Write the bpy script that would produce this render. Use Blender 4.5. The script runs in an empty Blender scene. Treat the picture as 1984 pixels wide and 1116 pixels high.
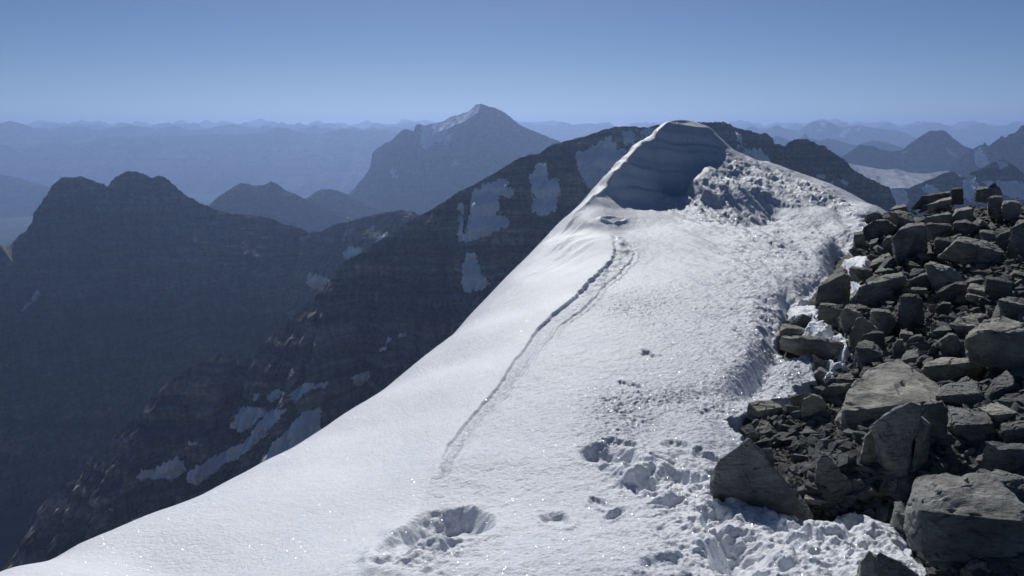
import bpy, bmesh, math, random
import numpy as np
from mathutils import Vector
random.seed(7); rng = np.random.default_rng(7)
SC = bpy.context.scene; COL = SC.collection
# ------------------------------------------------------------------ camera, sky, sun, exposure
PITCH = math.radians(11.4); F = 1557.0; CX, CY = 992.0, 558.0
cp, sp = math.cos(PITCH), math.sin(PITCH)
cam = bpy.data.objects.new('camera', bpy.data.cameras.new('camera')); COL.objects.link(cam)
cam.data.lens = 36 * F / 1984; cam.data.sensor_width = 36
cam.data.clip_start = 0.05; cam.data.clip_end = 400000
cam.location = (0, 0, 0); cam.rotation_euler = (math.radians(90) - PITCH, 0, 0)
SC.camera = cam
SUN_EL, SUN_AZ = math.radians(37), math.radians(-4.5)
W = bpy.data.worlds.new('World'); SC.world = W; W.use_nodes = True
nt = W.node_tree; bg = nt.nodes['Background']
sky = nt.nodes.new('ShaderNodeTexSky'); sky.sky_type = 'NISHITA'; sky.sun_disc = False
sky.sun_elevation = SUN_EL; sky.sun_rotation = SUN_AZ
sky.altitude = 3000; sky.air_density = 0.7; sky.dust_density = 2.2; sky.ozone_density = 6.0
nt.links.new(sky.outputs[0], bg.inputs[0]); bg.inputs[1].default_value = 0.06
sd = bpy.data.lights.new('sun', 'SUN'); sd.energy = 3.9; sd.angle = math.radians(0.5); sd.color = (1, .985, .955)
so = bpy.data.objects.new('sun', sd); COL.objects.link(so)
sv = Vector((math.sin(SUN_AZ) * math.cos(SUN_EL), math.cos(SUN_AZ) * math.cos(SUN_EL), math.sin(SUN_EL)))
so.rotation_euler = (-sv).to_track_quat('-Z', 'Y').to_euler(); so.location = sv * 50
SC.view_settings.view_transform = 'Standard'; SC.view_settings.look = 'None'
SC.view_settings.gamma = 1; SC.view_settings.exposure = -0.2
SC.cycles.max_bounces = 6; SC.cycles.volume_bounces = 4

# ------------------------------------------------------------------ numpy helpers
def ss(a, b, x):
    t = np.clip((x - a) / (b - a), 0, 1); return t * t * (3 - 2 * t)
_p = rng.permutation(256); PERM = np.concatenate([_p, _p, _p])
_g = rng.normal(size=(256, 3)); GR = _g / np.linalg.norm(_g, axis=1)[:, None] * 1.5
def perlin(x, y, z=None):
    if z is None: z = np.zeros_like(x) + 0.37
    xi = np.floor(x).astype(np.int64); yi = np.floor(y).astype(np.int64); zi = np.floor(z).astype(np.int64)
    xf, yf, zf = x - xi, y - yi, z - zi
    u = xf**3 * (xf * (xf * 6 - 15) + 10); v = yf**3 * (yf * (yf * 6 - 15) + 10); w = zf**3 * (zf * (zf * 6 - 15) + 10)
    def g(a, b, c):
        h = PERM[PERM[PERM[(xi + a) & 255] + ((yi + b) & 255)] + ((zi + c) & 255)]
        q = GR[h]; return q[..., 0] * (xf - a) + q[..., 1] * (yf - b) + q[..., 2] * (zf - c)
    def L(a, b, t): return a + t * (b - a)
    return L(L(L(g(0,0,0), g(1,0,0), u), L(g(0,1,0), g(1,1,0), u), v), L(L(g(0,0,1), g(1,0,1), u), L(g(0,1,1), g(1,1,1), u), v), w)
_g2 = rng.uniform(0, 2 * np.pi, 256); G2 = np.stack([np.cos(_g2), np.sin(_g2)], 1) * 1.4
def perlin2(x, y):
    xi = np.floor(x).astype(np.int64); yi = np.floor(y).astype(np.int64)
    xf, yf = x - xi, y - yi
    u = xf**3 * (xf * (xf * 6 - 15) + 10); v = yf**3 * (yf * (yf * 6 - 15) + 10)
    def g(a, b):
        q = G2[PERM[PERM[(xi + a) & 255] + ((yi + b) & 255)]]; return q[..., 0] * (xf - a) + q[..., 1] * (yf - b)
    a = g(0, 0); b = g(1, 0); c = g(0, 1); d = g(1, 1)
    return (a + u * (b - a)) * (1 - v) + v * (c + u * (d - c))
def fbm(x, y, z=None, o=5, gain=.5, lac=2.03):
    s = 0; a = 1.0; f = 1.0
    for k in range(o):
        s = s + a * (perlin2(x * f + 17 * k, y * f - 9 * k) if z is None else perlin(x * f + 17 * k, y * f - 9 * k, z * f + 5 * k)); a *= gain; f *= lac
    return s
def ridged(x, y, z=None, o=4, gain=.5):
    s = 0; a = 1.0; f = 1.0
    for k in range(o):
        n = perlin2(x * f + 31 * k, y * f + 7 * k) if z is None else perlin(x * f + 31 * k, y * f + 7 * k, z * f)
        s = s + a * (1 - 2 * np.abs(n)); a *= gain; f *= 2.1
    return s
def tq(px, py):                       # pixel -> (x/y, z/y) of its ray in the world
    rx = (np.asarray(px, float) - CX) / F; rz = (CY - np.asarray(py, float)) / F
    yw = cp + rz * sp; return rx / yw, (rz * cp - sp) / yw
def proj(x, y, z):
    yc = y * cp - z * sp; zc = y * sp + z * cp
    yc = np.maximum(yc, 1e-3); return CX + F * x / yc, CY - F * zc / yc
def P3(px, py, Y):
    t, q = tq(px, py); return np.stack([t * Y, np.broadcast_to(Y, t.shape) * 1.0, q * Y], -1)
def seg_dist(x, y, poly, closed=False):
    """distance, side (+ = right of travel) and arclength to a polyline"""
    P = np.asarray(poly, float)
    if closed: P = np.vstack([P, P[:1]])
    best = np.full(x.shape, 1e18); side = np.zeros(x.shape); arc = np.zeros(x.shape); acc = 0
    for i in range(len(P) - 1):
        ax, ay = P[i]; dx, dy = P[i + 1] - P[i]; L2 = dx * dx + dy * dy; L = math.sqrt(L2)
        t = np.clip(((x - ax) * dx + (y - ay) * dy) / L2, 0, 1)
        ex, ey = x - ax - t * dx, y - ay - t * dy; d = ex * ex + ey * ey
        m = d < best; best = np.where(m, d, best)
        side = np.where(m, dy * ex - dx * ey, side)
        arc = np.where(m, acc + t * L, arc); acc += L
    return np.sqrt(best), np.sign(side), arc
def inside(x, y, poly):
    P = np.asarray(poly, float); c = np.zeros(x.shape, bool); j = len(P) - 1
    for i in range(len(P)):
        xi, yi = P[i]; xj, yj = P[j]
        if yi != yj: c ^= ((yi > y) != (yj > y)) & (x < (xj - xi) * (y - yi) / (yj - yi) + xi)
        j = i
    return c
def catmull(pts, n=8):
    P = np.asarray(pts, float); P = np.vstack([2 * P[0] - P[1], P, 2 * P[-1] - P[-2]]); out = []
    for i in range(1, len(P) - 2):
        for k in range(n):
            t = k / n; a, b, c, d = P[i - 1:i + 3]
            out.append(.5 * (2 * b + (c - a) * t + (2 * a - 5 * b + 4 * c - d) * t * t + (3 * b - a - 3 * c + d) * t**3))
    out.append(P[-2]); return np.array(out)
def mesh_obj(name, V, Fq, mat, parent=None, smooth=True, sharp=None):
    me = bpy.data.meshes.new(name); V = np.asarray(V, np.float32); Fq = np.asarray(Fq, np.int32); k = Fq.shape[1]
    me.vertices.add(len(V)); me.vertices.foreach_set('co', V.ravel())
    me.loops.add(Fq.size); me.loops.foreach_set('vertex_index', Fq.ravel())
    me.polygons.add(len(Fq)); me.polygons.foreach_set('loop_start', np.arange(0, Fq.size, k, dtype=np.int32))
    me.polygons.foreach_set('use_smooth', np.full(len(Fq), smooth)); me.update(calc_edges=True)
    if sharp: me.set_sharp_from_angle(angle=math.radians(sharp))
    me.materials.append(mat)
    o = bpy.data.objects.new(name, me); COL.objects.link(o)
    if parent: o.parent = parent
    return o
def grid_faces(n, m):
    i = np.arange(n - 1)[:, None] * m + np.arange(m - 1)[None]
    return np.stack([i, i + 1, i + m + 1, i + m], -1).reshape(-1, 4)
def tag(o, label=None, cat=None, group=None, kind=None):
    for k, v in (('label', label), ('category', cat), ('group', group), ('kind', kind)):
        if v: o[k] = v
    return o
# ------------------------------------------------------------------ materials
class NT:
    def __init__(s, name):
        s.m = bpy.data.materials.new(name); s.m.use_nodes = True; s.t = s.m.node_tree
        s.b = s.t.nodes['Principled BSDF']; s.tc = s.n('ShaderNodeTexCoord')
    def n(s, typ, **kw):
        x = s.t.nodes.new(typ)
        for k, v in kw.items():
            if k.startswith('i_'): x.inputs[int(k[2:]) if k[2:].isdigit() else k[2:]].default_value = v
            else: setattr(x, k, v)
        return x
    def l(s, a, b): s.t.links.new(a, b)
    def mapping(s, scale, rot=(0, 0, 0)):
        m = s.n('ShaderNodeMapping'); m.inputs['Scale'].default_value = scale; m.inputs['Rotation'].default_value = rot
        s.l(s.tc.outputs['Object'], m.inputs[0]); return m.outputs[0]
    def noise(s, vec, scale, det=6, rough=.55, dist=0):
        x = s.n('ShaderNodeTexNoise'); x.inputs['Scale'].default_value = scale; x.inputs['Detail'].default_value = det
        x.inputs['Roughness'].default_value = rough; x.inputs['Distortion'].default_value = dist
        s.l(vec, x.inputs['Vector']); return x.outputs['Fac']
    def ramp(s, fac, stops):
        r = s.n('ShaderNodeValToRGB'); e = r.color_ramp.elements
        while len(e) < len(stops): e.new(.5)
        for el, (p, c) in zip(e, stops):
            el.position = p; el.color = (*c, 1) if hasattr(c, '__len__') else (c, c, c, 1)
        s.l(fac, r.inputs[0]); return r.outputs[0]
    def mix(s, fac, a, b, mode='MIX'):
        x = s.n('ShaderNodeMix', data_type='RGBA', blend_type=mode)
        for inp, v in ((x.inputs[0], fac), (x.inputs[6], a), (x.inputs[7], b)):
            if isinstance(v, bpy.types.NodeSocket): s.l(v, inp)
            elif hasattr(v, '__len__'): inp.default_value = (*v, 1)
            else: inp.default_value = v
        return x.outputs[2]
    def bump(s, h, strength, dist, prev=None):
        b = s.n('ShaderNodeBump'); b.inputs['Strength'].default_value = strength; b.inputs['Distance'].default_value = dist
        s.l(h, b.inputs['Height'])
        if prev: s.l(prev, b.inputs['Normal'])
        return b.outputs[0]

def mat_far_rock(name, c0, c1, c2, size, band=None):
    k = NT(name); o = k.tc.outputs['Object']; b = k.b
    n1 = k.noise(o, 1 / size, 8, .6); base = k.ramp(n1, [(.3, c0), (.5, c1), (.72, c2)])
    sm = k.mapping((1 / (size * 6), 1 / (size * 6), 1 / (size * .35))); st = k.noise(sm, 3, 6, .7, .3)
    base = k.mix(.6, base, k.ramp(st, [(.36, .3), (.5, 1.0), (.6, 1.9)]), 'MULTIPLY')
    bm_ = k.mapping((1 / (size * 14), 1 / (size * 14), 1 / (size * .8))); bn = k.noise(bm_, 1.2, 3, .55, .2)
    base = k.mix(.85, base, k.ramp(bn, [(.36, (.42, .44, .48)), (.46, (.85, .85, .86)), (.52, (1.35, 1.22, 1.05)), (.58, (.8, .76, .72)), (.68, (1.5, 1.42, 1.3))]), 'MULTIPLY')
    vm = k.mapping((1 / (size * .12), 1 / (size * .12), 1 / (size * 1.5))); vs = k.noise(vm, 1, 4, .6)
    base = k.mix(.6, base, k.ramp(vs, [(.36, .35), (.64, 1.7)]), 'MULTIPLY')
    k.l(base, b.inputs['Base Color']); b.inputs['Roughness'].default_value = .95; b.inputs['Specular IOR Level'].default_value = .1
    nb = k.bump(st, .9, size * .12); nb = k.bump(n1, 1, size * .25, nb)
    k.l(nb, b.inputs['Normal']); return k.m
def mat_far_snow(name='far_snow'):
    k = NT(name); b = k.b
    n = k.noise(k.mapping((.012, .012, .03)), 1, 7, .6)
    k.l(k.ramp(n, [(.3, (.66, .68, .72)), (.6, (.85, .87, .9))]), b.inputs['Base Color'])
    b.inputs['Roughness'].default_value = .8; b.inputs['Specular IOR Level'].default_value = .1
    k.l(k.bump(n, .5, 12), b.inputs['Normal']); return k.m
def mat_snow():
    k = NT('snow'); b = k.b; o = k.tc.outputs['Object']
    n1 = k.noise(o, 1.3, 5, .6); n2 = k.noise(o, 14, 6, .65)
    base = k.ramp(n1, [(.35, (.80, .84, .89)), (.6, (.86, .89, .93))])
    base = k.mix(.35, base, k.ramp(n2, [(.35, (.80, .80, .80)), (.6, (1, 1, 1))]), 'MULTIPLY')
    fa = k.n('ShaderNodeAttribute', attribute_name='firn_shade'); n3 = k.noise(o, 70, 4, .7)
    shaded_grain = k.mix(1.0, base, k.ramp(n3, [(.32, (.44, .46, .50)), (.5, (.70, .72, .76)), (.66, (.98, .98, .98))]), 'MULTIPLY')  # darker grain colour, partly standing in for shade on rough sloping snow
    base = k.mix(fa.outputs['Fac'], base, shaded_grain)
    k.l(base, b.inputs['Base Color']); b.inputs['Roughness'].default_value = .55; b.inputs['Specular IOR Level'].default_value = .35
    gr = k.noise(o, 150, 3, .7); gm = k.noise(o, 45, 4, .6)
    nb = k.bump(gr, .8, .005); nb = k.bump(gm, .7, .014, nb)
    k.l(nb, b.inputs['Normal'])
    # sparkles: crystal facets of random tilt
    v = k.n('ShaderNodeTexVoronoi'); v.inputs['Scale'].default_value = 300; k.l(o, v.inputs['Vector'])
    gl = k.n('ShaderNodeBsdfGlossy'); gl.inputs['Roughness'].default_value = .13; gl.inputs['Color'].default_value = (1, 1, 1, 1)
    vm = k.n('ShaderNodeVectorMath', operation='SUBTRACT'); k.l(v.outputs['Color'], vm.inputs[0]); vm.inputs[1].default_value = (.5, .5, -.15)
    nn = k.n('ShaderNodeVectorMath', operation='NORMALIZE'); k.l(vm.outputs[0], nn.inputs[0]); k.l(nn.outputs[0], gl.inputs['Normal'])
    dm = k.n('ShaderNodeMath', operation='LESS_THAN'); k.l(v.outputs['Distance'], dm.inputs[0]); dm.inputs[1].default_value = .38
    mu = k.n('ShaderNodeMath', operation='MULTIPLY'); k.l(dm.outputs[0], mu.inputs[0]); mu.inputs[1].default_value = .03
    ms = k.n('ShaderNodeMixShader'); k.l(mu.outputs[0], ms.inputs[0]); k.l(b.outputs[0], ms.inputs[1]); k.l(gl.outputs[0], ms.inputs[2])
    k.l(ms.outputs[0], k.t.nodes['Material Output'].inputs[0]); return k.m
def mat_rock(name, tint=(1, 1, 1), dark=1.0):
    k = NT(name); b = k.b; o = k.tc.outputs['Object']
    inf = k.n('ShaderNodeObjectInfo'); ad = k.n('ShaderNodeVectorMath', operation='ADD')
    sc = k.n('ShaderNodeVectorMath', operation='SCALE'); k.l(inf.outputs['Random'], sc.inputs[3]); sc.inputs[0].default_value = (37, 19, 11)
    k.l(o, ad.inputs[0]); k.l(sc.outputs[0], ad.inputs[1]); vec = ad.outputs[0]
    n1 = k.noise(vec, 5, 8, .62); n2 = k.noise(vec, 38, 6, .7)
    mp = k.n('ShaderNodeMapping'); mp.inputs['Scale'].default_value = (7, 7, 60); mp.inputs['Rotation'].default_value = (.25, .35, 0); k.l(vec, mp.inputs[0])
    st = k.noise(mp.outputs[0], 1.4, 6, .7, .4)
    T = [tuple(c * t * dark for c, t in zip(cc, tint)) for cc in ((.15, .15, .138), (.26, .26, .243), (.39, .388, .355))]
    base = k.ramp(n1, [(.3, T[0]), (.5, T[1]), (.7, T[2])])
    base = k.mix(.55, base, k.ramp(n2, [(.3, .6), (.5, 1.0), (.68, 1.4)]), 'MULTIPLY')
    base = k.mix(.5, base, k.ramp(st, [(.36, .45), (.45, 1.0), (.7, 1.2)]), 'MULTIPLY')
    hv = k.ramp(inf.outputs['Random'], [(0, (.66, .67, .69)), (.35, (.9, .92, .95)), (.7, (1.08, 1.08, 1.06)), (1, (1.38, 1.34, 1.24))])
    base = k.mix(1, base, hv, 'MULTIPLY')
    ru = k.noise(vec, 2.3, 5, .7, .6); base = k.mix(k.ramp(ru, [(.58, 0.0), (.7, .4)]), base, k.mix(1, base, (1.1, .92, .74), 'MULTIPLY'))
    li = k.noise(vec, 17, 4, .75); base = k.mix(k.ramp(li, [(.64, 0.0), (.69, .6)]), base, (.36, .37, .33))
    k.l(base, b.inputs['Base Color']); b.inputs['Roughness'].default_value = .85; b.inputs['Specular IOR Level'].default_value = .3
    nb = k.bump(n2, 1.0, .012); nb = k.bump(st, 1.0, .016, nb); nb = k.bump(n1, .8, .035, nb)
    k.l(nb, b.inputs['Normal']); return k.m
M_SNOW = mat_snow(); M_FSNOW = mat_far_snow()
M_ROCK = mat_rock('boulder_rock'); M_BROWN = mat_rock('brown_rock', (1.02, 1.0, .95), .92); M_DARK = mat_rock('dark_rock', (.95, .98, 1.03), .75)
M_SCREE = mat_rock('scree', (1.03, 1, .94), .5)

# ------------------------------------------------------------------ mountains
FLOOR = -1700.0
TOPZ = [0.0]
def gsmooth(a, s):
    if s < 1: return a
    r = int(3 * s); k = np.exp(-.5 * (np.arange(-r, r + 1) / s)**2); k /= k.sum()
    return np.stack([np.convolve(np.pad(a[:, i], r, mode='edge'), k, mode='valid') for i in range(a.shape[1])], 1)
def mountain(name, label, pts, Y, mat, slope=48, drop=1500, step=1.5, rows=260, crag=.8, gully=.10, terr=(0, 1), patches=(), top_snow=None, seed=0, skew=0.0, smooth_to=60, blend=.35, rough=.02, back=True, patch_mat=None):
    P = np.asarray(pts, float)
    d = np.r_[0, np.cumsum(np.hypot(*np.diff(P, axis=0).T))]; n = int(d[-1] / step) + 2
    u = np.linspace(0, d[-1], n); px = np.interp(u, d, P[:, 0]); py = np.interp(u, d, P[:, 1])
    nz = fbm(u / 14 + seed * 7.3, u * 0 + seed + .5, o=5, gain=.62)
    py = py - nz * crag * 1.6; px = px + fbm(u / 11 + seed * 3.1 + 50, u * 0 + .2, o=3) * crag * .8
    if callable(Y): YY = Y(px)
    elif hasattr(Y, '__len__'): YY = np.interp(px, [a for a, b in Y], [b for a, b in Y])
    else: YY = np.full(n, float(Y))
    YY = YY * (1 + .004 * fbm(u / 40 + seed, u * 0 + 3.3, o=3))
    R = P3(px, py, YY); RS = gsmooth(R, smooth_to / step)
    sc = float(np.mean(YY)); um = u * sc / F          # metres along the ridge
    D = drop * (np.linspace(0, 1, rows)**1.25); Dg = D[None]; U = um[:, None]
    w = ss(0, blend * drop, Dg)[..., None]
    B = R[:, None] * (1 - w) + RS[:, None] * w
    wig = .22 * fbm(U / (drop * .6) + seed, Dg / (drop * 1.5) + seed, o=3)
    cot = 1 / math.tan(math.radians(slope))
    H = Dg * cot * (1 + wig)
    z = B[..., 2] - Dg
    g = ridged(U / (drop * .22) + seed * 1.7, Dg / (drop * .9) + .3 * fbm(U / (drop * .3), Dg / (drop * .3), o=2), o=5, gain=.55)
    amp = np.minimum(Dg, drop * .25) ** .9 * drop ** .1
    H = H + gully * 2.2 * amp * (g - 1.0) + rough * drop * np.minimum(1, Dg / (drop * .05)) * fbm(U / (drop * .05), Dg / (drop * .04), o=5, gain=.6)
    if terr[0]:
        ph = (z + terr[0] * .5 * fbm(U / (drop * .4), Dg / drop, o=3)) / terr[0]
        fr = ph - np.floor(ph); H = H + terr[1] * terr[0] * (ss(.0, .8, 1 - fr) - (1 - fr)) * np.minimum(1, Dg / terr[0]) * (1 + .5 * perlin2(U / (drop * .2), ph * .7))
    dx = -skew; nrm = math.hypot(dx, 1)
    X = B[..., 0] + H * dx / nrm; Yc = B[..., 1] - H / nrm
    z = np.maximum(z, FLOOR - 2)
    V = np.stack([X, Yc, z], -1)
    Fc = grid_faces(n, rows)
    nf = V.reshape(-1, 3); allV = [nf]; allF = [Fc[:, ::-1]]
    if back:
        rb = 24; Db = drop * (np.linspace(0, 1, rb)**1.5)[None]; w = ss(0, blend * drop, Db)[..., None]
        Bb = R[:, None] * (1 - w) + RS[:, None] * w
        Hb = Db * cot + rough * 2 * drop * np.minimum(1, Db / (drop * .2)) * fbm(U / (drop * .1) + 9, Db / (drop * .1), o=3)
        Vb = np.stack([Bb[..., 0] + 0 * Hb, Bb[..., 1] + Hb + .01, np.maximum(Bb[..., 2] - Db, FLOOR - 2)], -1)
        allV.append(Vb.reshape(-1, 3)); allF.append(grid_faces(n, rb) + len(nf))
        # share the crest
        allF[1] = np.where((allF[1] - len(nf)) % rb == 0, (allF[1] - len(nf)) // rb * rows, allF[1])
    o = mesh_obj(name, np.vstack(allV), np.vstack(allF), mat, smooth=True, sharp=50)
    tag(o, label, 'mountain', kind='structure'); TOPZ[0] = max(TOPZ[0], float(nf[:, 2].max()))
    # snow lying on the face: own meshes, a little proud of the rock
    if patches:
        qx, qy = proj(X, Yc, z)
        ex = np.zeros_like(V); ex[1:-1] = V[2:] - V[:-2]; ey = np.zeros_like(V); ey[:, 1:-1] = V[:, 2:] - V[:, :-2]
        N = np.cross(ey, ex); N /= np.linalg.norm(N, axis=-1, keepdims=True) + 1e-9
        jx = qx + 5.5 * fbm(X / (sc * .006), z / (sc * .011) + 4, o=5, gain=.65); jy = qy + 4.5 * fbm(X / (sc * .006) + 40, z / (sc * .009), o=5, gain=.65)
        for poly in patches:
            PP = np.asarray(poly, float)
            m = (jx > PP[:, 0].min()) & (jx < PP[:, 0].max()) & (jy > PP[:, 1].min()) & (jy < PP[:, 1].max())
            idx = np.where(m.ravel())[0]
            if len(idx) < 4: continue
            ins = np.zeros(m.size, bool); ins[idx] = inside(jx.ravel()[idx], jy.ravel()[idx], PP)
            fi = Fc[ins[Fc].sum(1) >= 3]
            if len(fi) < 3: continue
            us, inv = np.unique(fi, return_inverse=True)
            pv = (V + N * (sc * .0012)).reshape(-1, 3)[us]
            mesh_obj('snow_patch', pv, inv.reshape(-1, 4)[:, ::-1], patch_mat or M_FSNOW, parent=o)
    return o

M_BUTTE = mat_far_rock('butte_rock', (.09, .09, .092), (.14, .138, .133), (.21, .20, .18), 260)
M_RIDGE = mat_far_rock('ridge_rock', (.13, .122, .115), (.22, .20, .178), (.34, .30, .26), 130)
M_FAR = mat_far_rock('far_rock', (.04, .045, .05), (.07, .075, .078), (.11, .11, .11), 900)

RIDGE = [(1330,262),(1300,246),(1283,241),(1261,245),(1243,246),(1225,244),(1188,246),(1170,252),(1133,264),(1107,271),(1081,277),(1059,286),(1046,297),(1023,301),(1004,306),(986,319),(967,330),(942,343),(920,358),(890,370),(861,391),(839,404),(809,420),(791,431),(765,449),(747,462),(721,475),(707,488),(673,503),(655,514),(644,529),(637,547),(626,561),(613,566),(585,599),(552,627),(508,666),(469,704),(461,707),(455,690),(436,683),(414,690),(381,707),(353,721),(326,740),(295,768),(282,787),(243,826),(204,859),(166,897),(160,925),(127,936),(83,975),(61,1002),(50,1030),(44,1075),(20,1120),(-40,1180),(-120,1260)][::-1]
RP = [[(967,347),(982,345),(985,362),(996,371),(992,388),(968,378),(963,415),(986,422),(984,440),(952,455),(912,468),(888,470),(905,440),(912,410),(914,375),(930,362)],
 [(1043,316),(1056,314),(1063,348),(1086,345),(1082,385),(1076,407),(1046,422),(1033,407),(1032,378),(1024,341)],
 [(1116,293),(1133,293),(1173,266),(1188,266),(1195,290),(1216,290),(1205,315),(1173,341),(1151,369),(1136,362),(1120,334)],
 [(1201,253),(1227,255),(1232,279),(1208,281)], [(1237,253),(1262,247),(1276,257),(1250,275)],
 [(885,392),(901,398),(896,420),(886,405)], [(889,420),(898,420),(897,465),(888,465)],
 [(903,488),(924,492),(928,523),(948,549),(943,561),(897,570),(896,523)],
 [(451,809),(469,788),(515,788),(519,800),(480,833),(461,841),(457,827),(445,830)],
 [(519,796),(559,791),(515,844),(471,883),(421,910),(388,938),(362,938),(368,912),(423,879),(473,857),(495,829)],
 [(555,765),(574,755),(602,738),(611,746),(568,786)], [(515,768),(535,755),(554,761),(524,781)],
 [(600,752),(628,742),(634,746),(612,756)],[(492,765),(504,762),(500,775),(492,776)],
 [(526,861),(594,796),(622,793),(616,815),(627,837),(570,882),(505,900)],
 [(261,927),(281,906),(287,912),(344,884),(363,908),(331,932)],
 [(675,732),(716,716),(716,735),(690,752)], [(368,856),(386,855),(382,866),(370,865)],
 [(738,678),(760,650),(764,653),(746,680)], [(772,650),(786,640),(788,648),(776,658)],
 [(236,986),(250,980),(246,992)],[(255,1008),(280,998),(280,1012),(258,1020)],[(150,1020),(166,1018),(160,1028)],[(205,985),(222,982),(215,992)]]
BUTTE = [(-160,430),(-120,455),(-60,470),(0,475),(20,476),(34,458),(44,452),(64,438),(65,413),(79,394),(96,380),(101,358),(119,345),(140,344),(158,341),(184,350),(209,362),(215,350),(228,339),(254,330),(279,337),(296,345),(306,340),(327,348),(342,363),(364,380),(402,400),(441,413),(481,416),(529,424),(551,435),(584,442),(595,450),(621,448),(643,437),(666,431),(710,420),(747,412),(776,407),(798,409),(811,416),(850,440),(900,458),(960,480)]
BP = [[(664,488),(681,477),(710,482),(688,497),(668,504)], [(725,459),(753,453),(755,458),(729,470)], [(595,525),(620,535),(642,540),(628,567),(597,557)], [(39,602),(72,559),(77,570),(45,606)]]
mountain('mountain', 'dark blue twin-humped rock butte with banded cliffs at the left', BUTTE, [(-160,3600),(0,3900),(26,4200),(300,4300),(600,4000),(960,3600)], M_BUTTE, slope=55, drop=1500, step=1.3, rows=420, crag=1.3, gully=.16, terr=(150, 1.2), patches=BP, seed=2, skew=.1, smooth_to=90)
mountain('mountain', 'long dark rock ridge with patches of old snow behind the white snow crest', RIDGE, [(-120,2000),(60,2050),(500,2250),(900,2500),(1300,2750)], M_RIDGE, slope=52, drop=1650, step=1.3, rows=640, crag=1.0, gully=.12, terr=(62, 1.1), patches=RP, seed=5, skew=.15, smooth_to=70, rough=.012)
RR = [(1300,250),(1330,240),(1352,235),(1374,238),(1401,236),(1416,242),(1427,250),(1450,253),(1468,258),(1487,259),(1498,268),(1499,280),(1510,279),(1521,285),(1529,276),(1540,270),(1566,270),(1581,279),(1596,283),(1604,289),(1623,300),(1638,312),(1653,329),(1679,342),(1698,351),(1724,364),(1728,383),(1750,420),(1780,480)]
mountain('mountain', 'jagged dark rock ridge rising behind the right side of the snow peak', RR, 2900, M_RIDGE, slope=55, drop=1100, step=1.2, rows=260, crag=1.6, gully=.14, terr=(55, 1.0), seed=9,
  patches=[[(1434,290),(1474,289),(1484,302),(1512,326),(1480,318),(1446,306)],[(1424,252),(1432,262),(1440,290),(1430,288)],[(1578,338),(1606,342),(1600,348),(1580,347)],[(1628,350),(1640,352),(1636,360),(1626,357)],[(1600,355),(1616,352),(1612,366),(1604,366)]])
CEN = [(520,455),(560,452),(600,440),(640,420),(668,385),(688,363),(707,341),(718,321),(721,297),(730,287),(747,277),(762,269),(776,255),(787,250),(802,255),(806,242),(813,240),(820,244),(835,240),(843,240),(857,236),(879,225),(901,220),(916,211),(923,203),(931,201),(949,207),(971,213),(990,229),(1015,246),(1041,257),(1063,265),(1081,273),(1120,290),(1160,310),(1240,345),(1320,390)]
CP = [[(814,244),(820,244),(857,236),(879,225),(901,220),(916,211),(923,203),(931,202),(925,212),(915,220),(900,229),(888,238),(872,243),(865,256),(855,272),(842,278),(832,289),(820,288),(815,270)],
  [(865,262),(880,258),(872,272),(860,285),(858,276)],[(756,330),(766,330),(770,345),(758,342)],[(876,310),(890,312),(888,325),(874,322)]]
mountain('mountain', 'tall blue glaciated peak standing alone on the skyline', CEN, 11500, M_FAR, slope=52, drop=1900, step=1.2, rows=300, crag=.9, gully=.10, terr=(260, .5), patches=CP, seed=12, smooth_to=60)
mountain('mountain', 'bright sunlit snow shoulder high on the tall blue glaciated peak', [(838,246),(857,239),(868,238),(879,229),(901,223),(914,214),(923,206),(930,205)], 11350, M_FSNOW, slope=29, drop=95, step=.8, rows=50, crag=.3, gully=.1, rough=.03, seed=33, smooth_to=6)
mountain('mountain', 'small double-topped blue peak between the butte and the tall peak', [(330,440),(380,415),(402,400),(423,381),(435,374),(450,363),(467,354),(481,356),(496,360),(514,358),(525,351),(537,356),(555,370),(573,376),(590,385),(620,398),(660,415),(700,432),(760,470)], 8200, M_FAR, slope=38, drop=1000, step=1.5, rows=160, crag=.5, seed=14,
  patches=[[(654,398),(668,392),(672,395),(660,402)],[(668,420),(684,412),(686,418),(674,424)]])
mountain('mountain', 'low rounded blue hill behind the small double-topped peak', [(560,420),(590,385),(605,376),(621,367),(639,366),(655,369),(672,376),(700,390),(740,410)], 9600, M_FAR, slope=38, drop=900, step=1.5, rows=100, crag=.4, seed=15)
mountain('mountain', 'faint blue shoulder falling away at the left edge', [(-120,325),(-60,330),(0,338),(30,343),(55,351),(96,363),(140,390),(200,430),(260,480)], 15500, M_FAR, slope=30, drop=1200, step=2, rows=100, crag=.4, seed=16)
WALL = [(-200,290),(-120,282),(-60,285),(0,279),(37,289),(60,284),(92,277),(130,278),(165,277),(184,268),(220,266),(257,264),(290,264),(331,262),(370,262),(404,260),(440,261),(478,260),(500,257),(514,255),(530,250),(544,246),(562,249),(575,254),(588,258),(625,260),(645,253),(661,249),(680,250),(700,253),(725,250),(747,252),(800,262),(860,275)]
mountain('mountain', 'long level blue range filling the valley behind the butte', WALL, 23000, M_FAR, slope=26, drop=1750, step=2, rows=200, crag=.9, gully=.08, seed=18, smooth_to=80)
mountain('mountain', 'pointed dark blue peak with a broad base at the right', [(1560,345),(1600,318),(1638,300),(1656,287),(1668,281),(1690,282),(1709,289),(1728,294),(1747,291),(1769,274),(1788,261),(1803,253),(1822,252),(1833,255),(1848,268),(1867,282),(1882,288),(1910,305),(1960,330),(2040,360)], 9800, M_FAR, slope=45, drop=1400, step=1.2, rows=240, crag=.8, gully=.12, seed=20,
  patches=[[(1828,285),(1842,293),(1856,300),(1850,304),(1836,298)],[(1748,296),(1758,293),(1754,298)]])
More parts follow.
